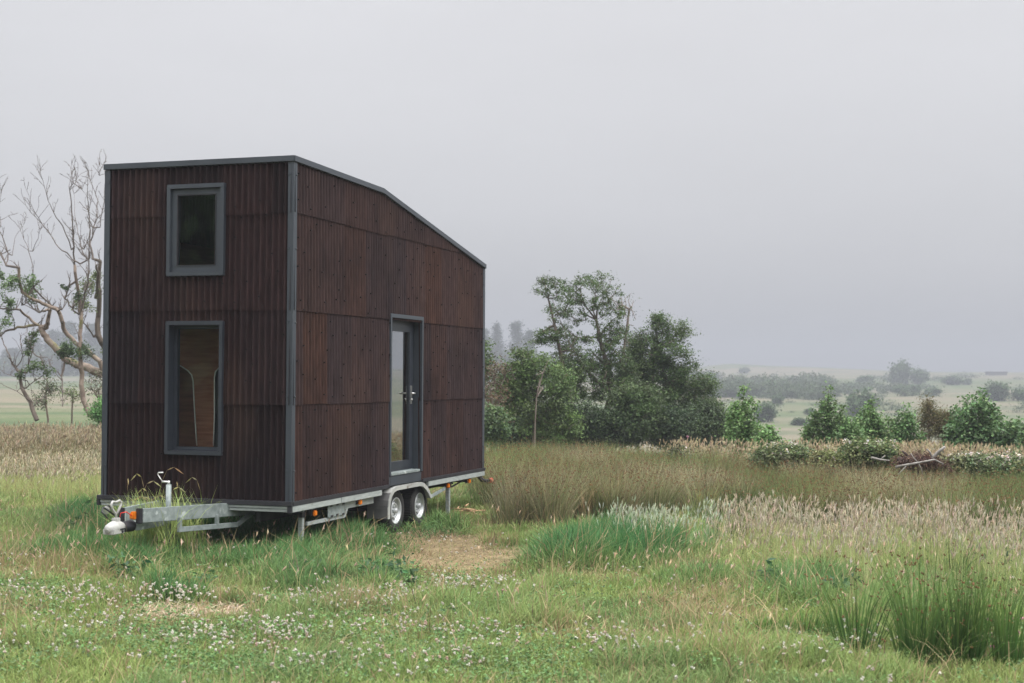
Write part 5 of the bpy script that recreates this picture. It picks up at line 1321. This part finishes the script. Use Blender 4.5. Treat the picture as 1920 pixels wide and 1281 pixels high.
# ------------------------------------------------------------------ single weeds and flowers in the meadow
def weed(name, label, px, py, h, col, n=60, rad=.12, ls=.07, wide=.4, cat='weed', group=None, top=None):
    g = ground(px, py); r = empty(name, g, label=label, cat=cat, group=group); vg = Veg()
    m = MB(); ns = max(2, n // 16); stems = []
    for i in range(ns):
        a = rng.random() * 6.28; q = rad * rng.random() * .7; hh = h * (.6 + .4 * rng.random()); b0 = np.array([math.cos(a) * q, math.sin(a) * q, -.02]); b1 = b0 + [rng.normal(0, .05), rng.normal(0, .05), hh]; stems.append((b0, b1)); m.tube([b0, (b0 + b1) / 2 + rng.normal(0, .01, 3), b1], [.006, .005, .003], 5)
    m.build('stem', M['weed_stem'], r)
    k = rng.integers(0, ns, n); t = rng.random(n) ** .8; P = np.array([stems[i][0] * (1 - a) + stems[i][1] * a for i, a in zip(k, t)]) + rng.normal(0, rad * .25, (n, 3)) * [1, 1, .5]; P[:, 2] = np.maximum(P[:, 2], .01)
    leaves(vg, P, ls, vary(c3(*col), n, .22), .05, wide, .3); vg.build('foliage', M['leaf'], r)
    if top is not None:
        v2 = Veg(); tp = np.array([s_[1] for s_ in stems])
        for j in range(7): spindles(v2, tp, rng.normal(size=(ns, 3)) * .6 + [0, 0, .5], top[1] * (.8 + .4 * rng.random(ns)), top[1] * .34, vary(c3(*top[0]), ns, .15))
        v2.build('flower', M['petal'], r)
    return r
M['weed_stem'] = noisy('weed_stem', (.10, .14, .05), (.14, .18, .07), 8, .8)
DK = (.050, .105, .045)
for lab, px, py, h, n, rad in (('leafy dark dock standing in the grass in front of the drawbar', 252, 1096, .30, 90, .22), ('clump of docks in front of the trailer wheels', 712, 1104, .34, 190, .32), ('low dock between the coupling and the clump in front of the wheels', 575, 1092, .24, 110, .36), ('small dark weed by the tow coupling', 135, 1010, .30, 80, .18), ('tall dark weed growing against the drawbar side', 165, 985, .34, 70, .16),
        ('dark thistle clump beside the low blunt rush clump', 1450, 1118, .40, 120, .20), ('spreading dark weed beside the big rush clump', 1592, 1128, .30, 90, .26), ('low dark plant in the clover just below the worn straw patch', 385, 1096, .14, 50, .14), ('dark clover leaved weed in the middle of the clover', 830, 1178, .13, 120, .34)):
    weed('dock_plant', lab, px, py, h, DK, n, rad, .085, .45)
for lab, px, py, h in (('thin upright dock stem with drooping leaves above the pale grass', 1850, 1078, .52), ('thin upright weed in the pale grass beside the big rush clump', 1882, 1090, .46)):
    weed('dock_plant', lab, px, py, h, (.06, .12, .065), 26, .05, .09, .5)
for i, (px, py, h) in enumerate(((1866, 1182, .16), (1880, 1178, .18), (1896, 1186, .17), (1910, 1180, .19), (1876, 1200, .15), (1902, 1206, .15), (1892, 1230, .13), (1916, 1228, .14), (1858, 1200, .12))):
    weed('red_clover', 'pinkish purple clover flower beside the big rush clump', px, py + 10, h, (.085, .16, .06), 18, .06, .035, .8, 'flower', 'red clover beside the big rush clump', ((.50, .20, .30), .030))
for lab, px, py in (('single pink clover flower beside the spreading dark weed', 1594, 1140), ('single pink flower in the short grass below the lush tussock', 950, 1132), ('pink thistle flower above the dark thistle clump', 1418, 1066)):
    weed('red_clover', lab, px, py, .16, (.085, .16, .06), 18, .05, .035, .8, 'flower', None, ((.55, .25, .32), .030))
for lab, px, py in (('yellow buttercup by the spreading dark weed', 1654, 1136), ('yellow buttercup just below the low blunt rush clump', 1474, 1216), ('yellow buttercup in the grass towards the clover', 1322, 1252), ('orange yellow hawkbit in the clover in front of the wheels', 985, 1206)):
    weed('buttercup', lab, px, py, .14, (.10, .18, .06), 12, .03, .03, .6, 'flower', None, ((.75, .48, .03), .018))
weed('foxglove', 'pink foxglove spire in front of the thicket end', 1290, 882, .80, (.10, .15, .06), 30, .03, .08, .45, 'flower', None, ((.42, .20, .26), .045))
# split firewood and dry sticks dropped by the rear prop
g = ground(862, 968); r = empty('stick_heap', g, label='little heap of orange dry sticks beside the rear prop leg', cat='stick heap')
for i in range(9):
    m = MB(); a = rng.random() * 3.14; q = rng.normal(0, .14, 2); L = .10 + .18 * rng.random(); z0 = .03 + .012 * i
    m.tube([(q[0] - math.cos(a) * L, q[1] - math.sin(a) * L * .6, z0), (q[0] + math.cos(a) * L, q[1] + math.sin(a) * L * .6, z0 + .04 * rng.random())], [.014, .008], 6); m.build('stick', M['stick'] if 'stick' in M else M.setdefault('stick', noisy('dry_stick', (.42, .24, .12), (.55, .38, .24), 12, .8)), r)
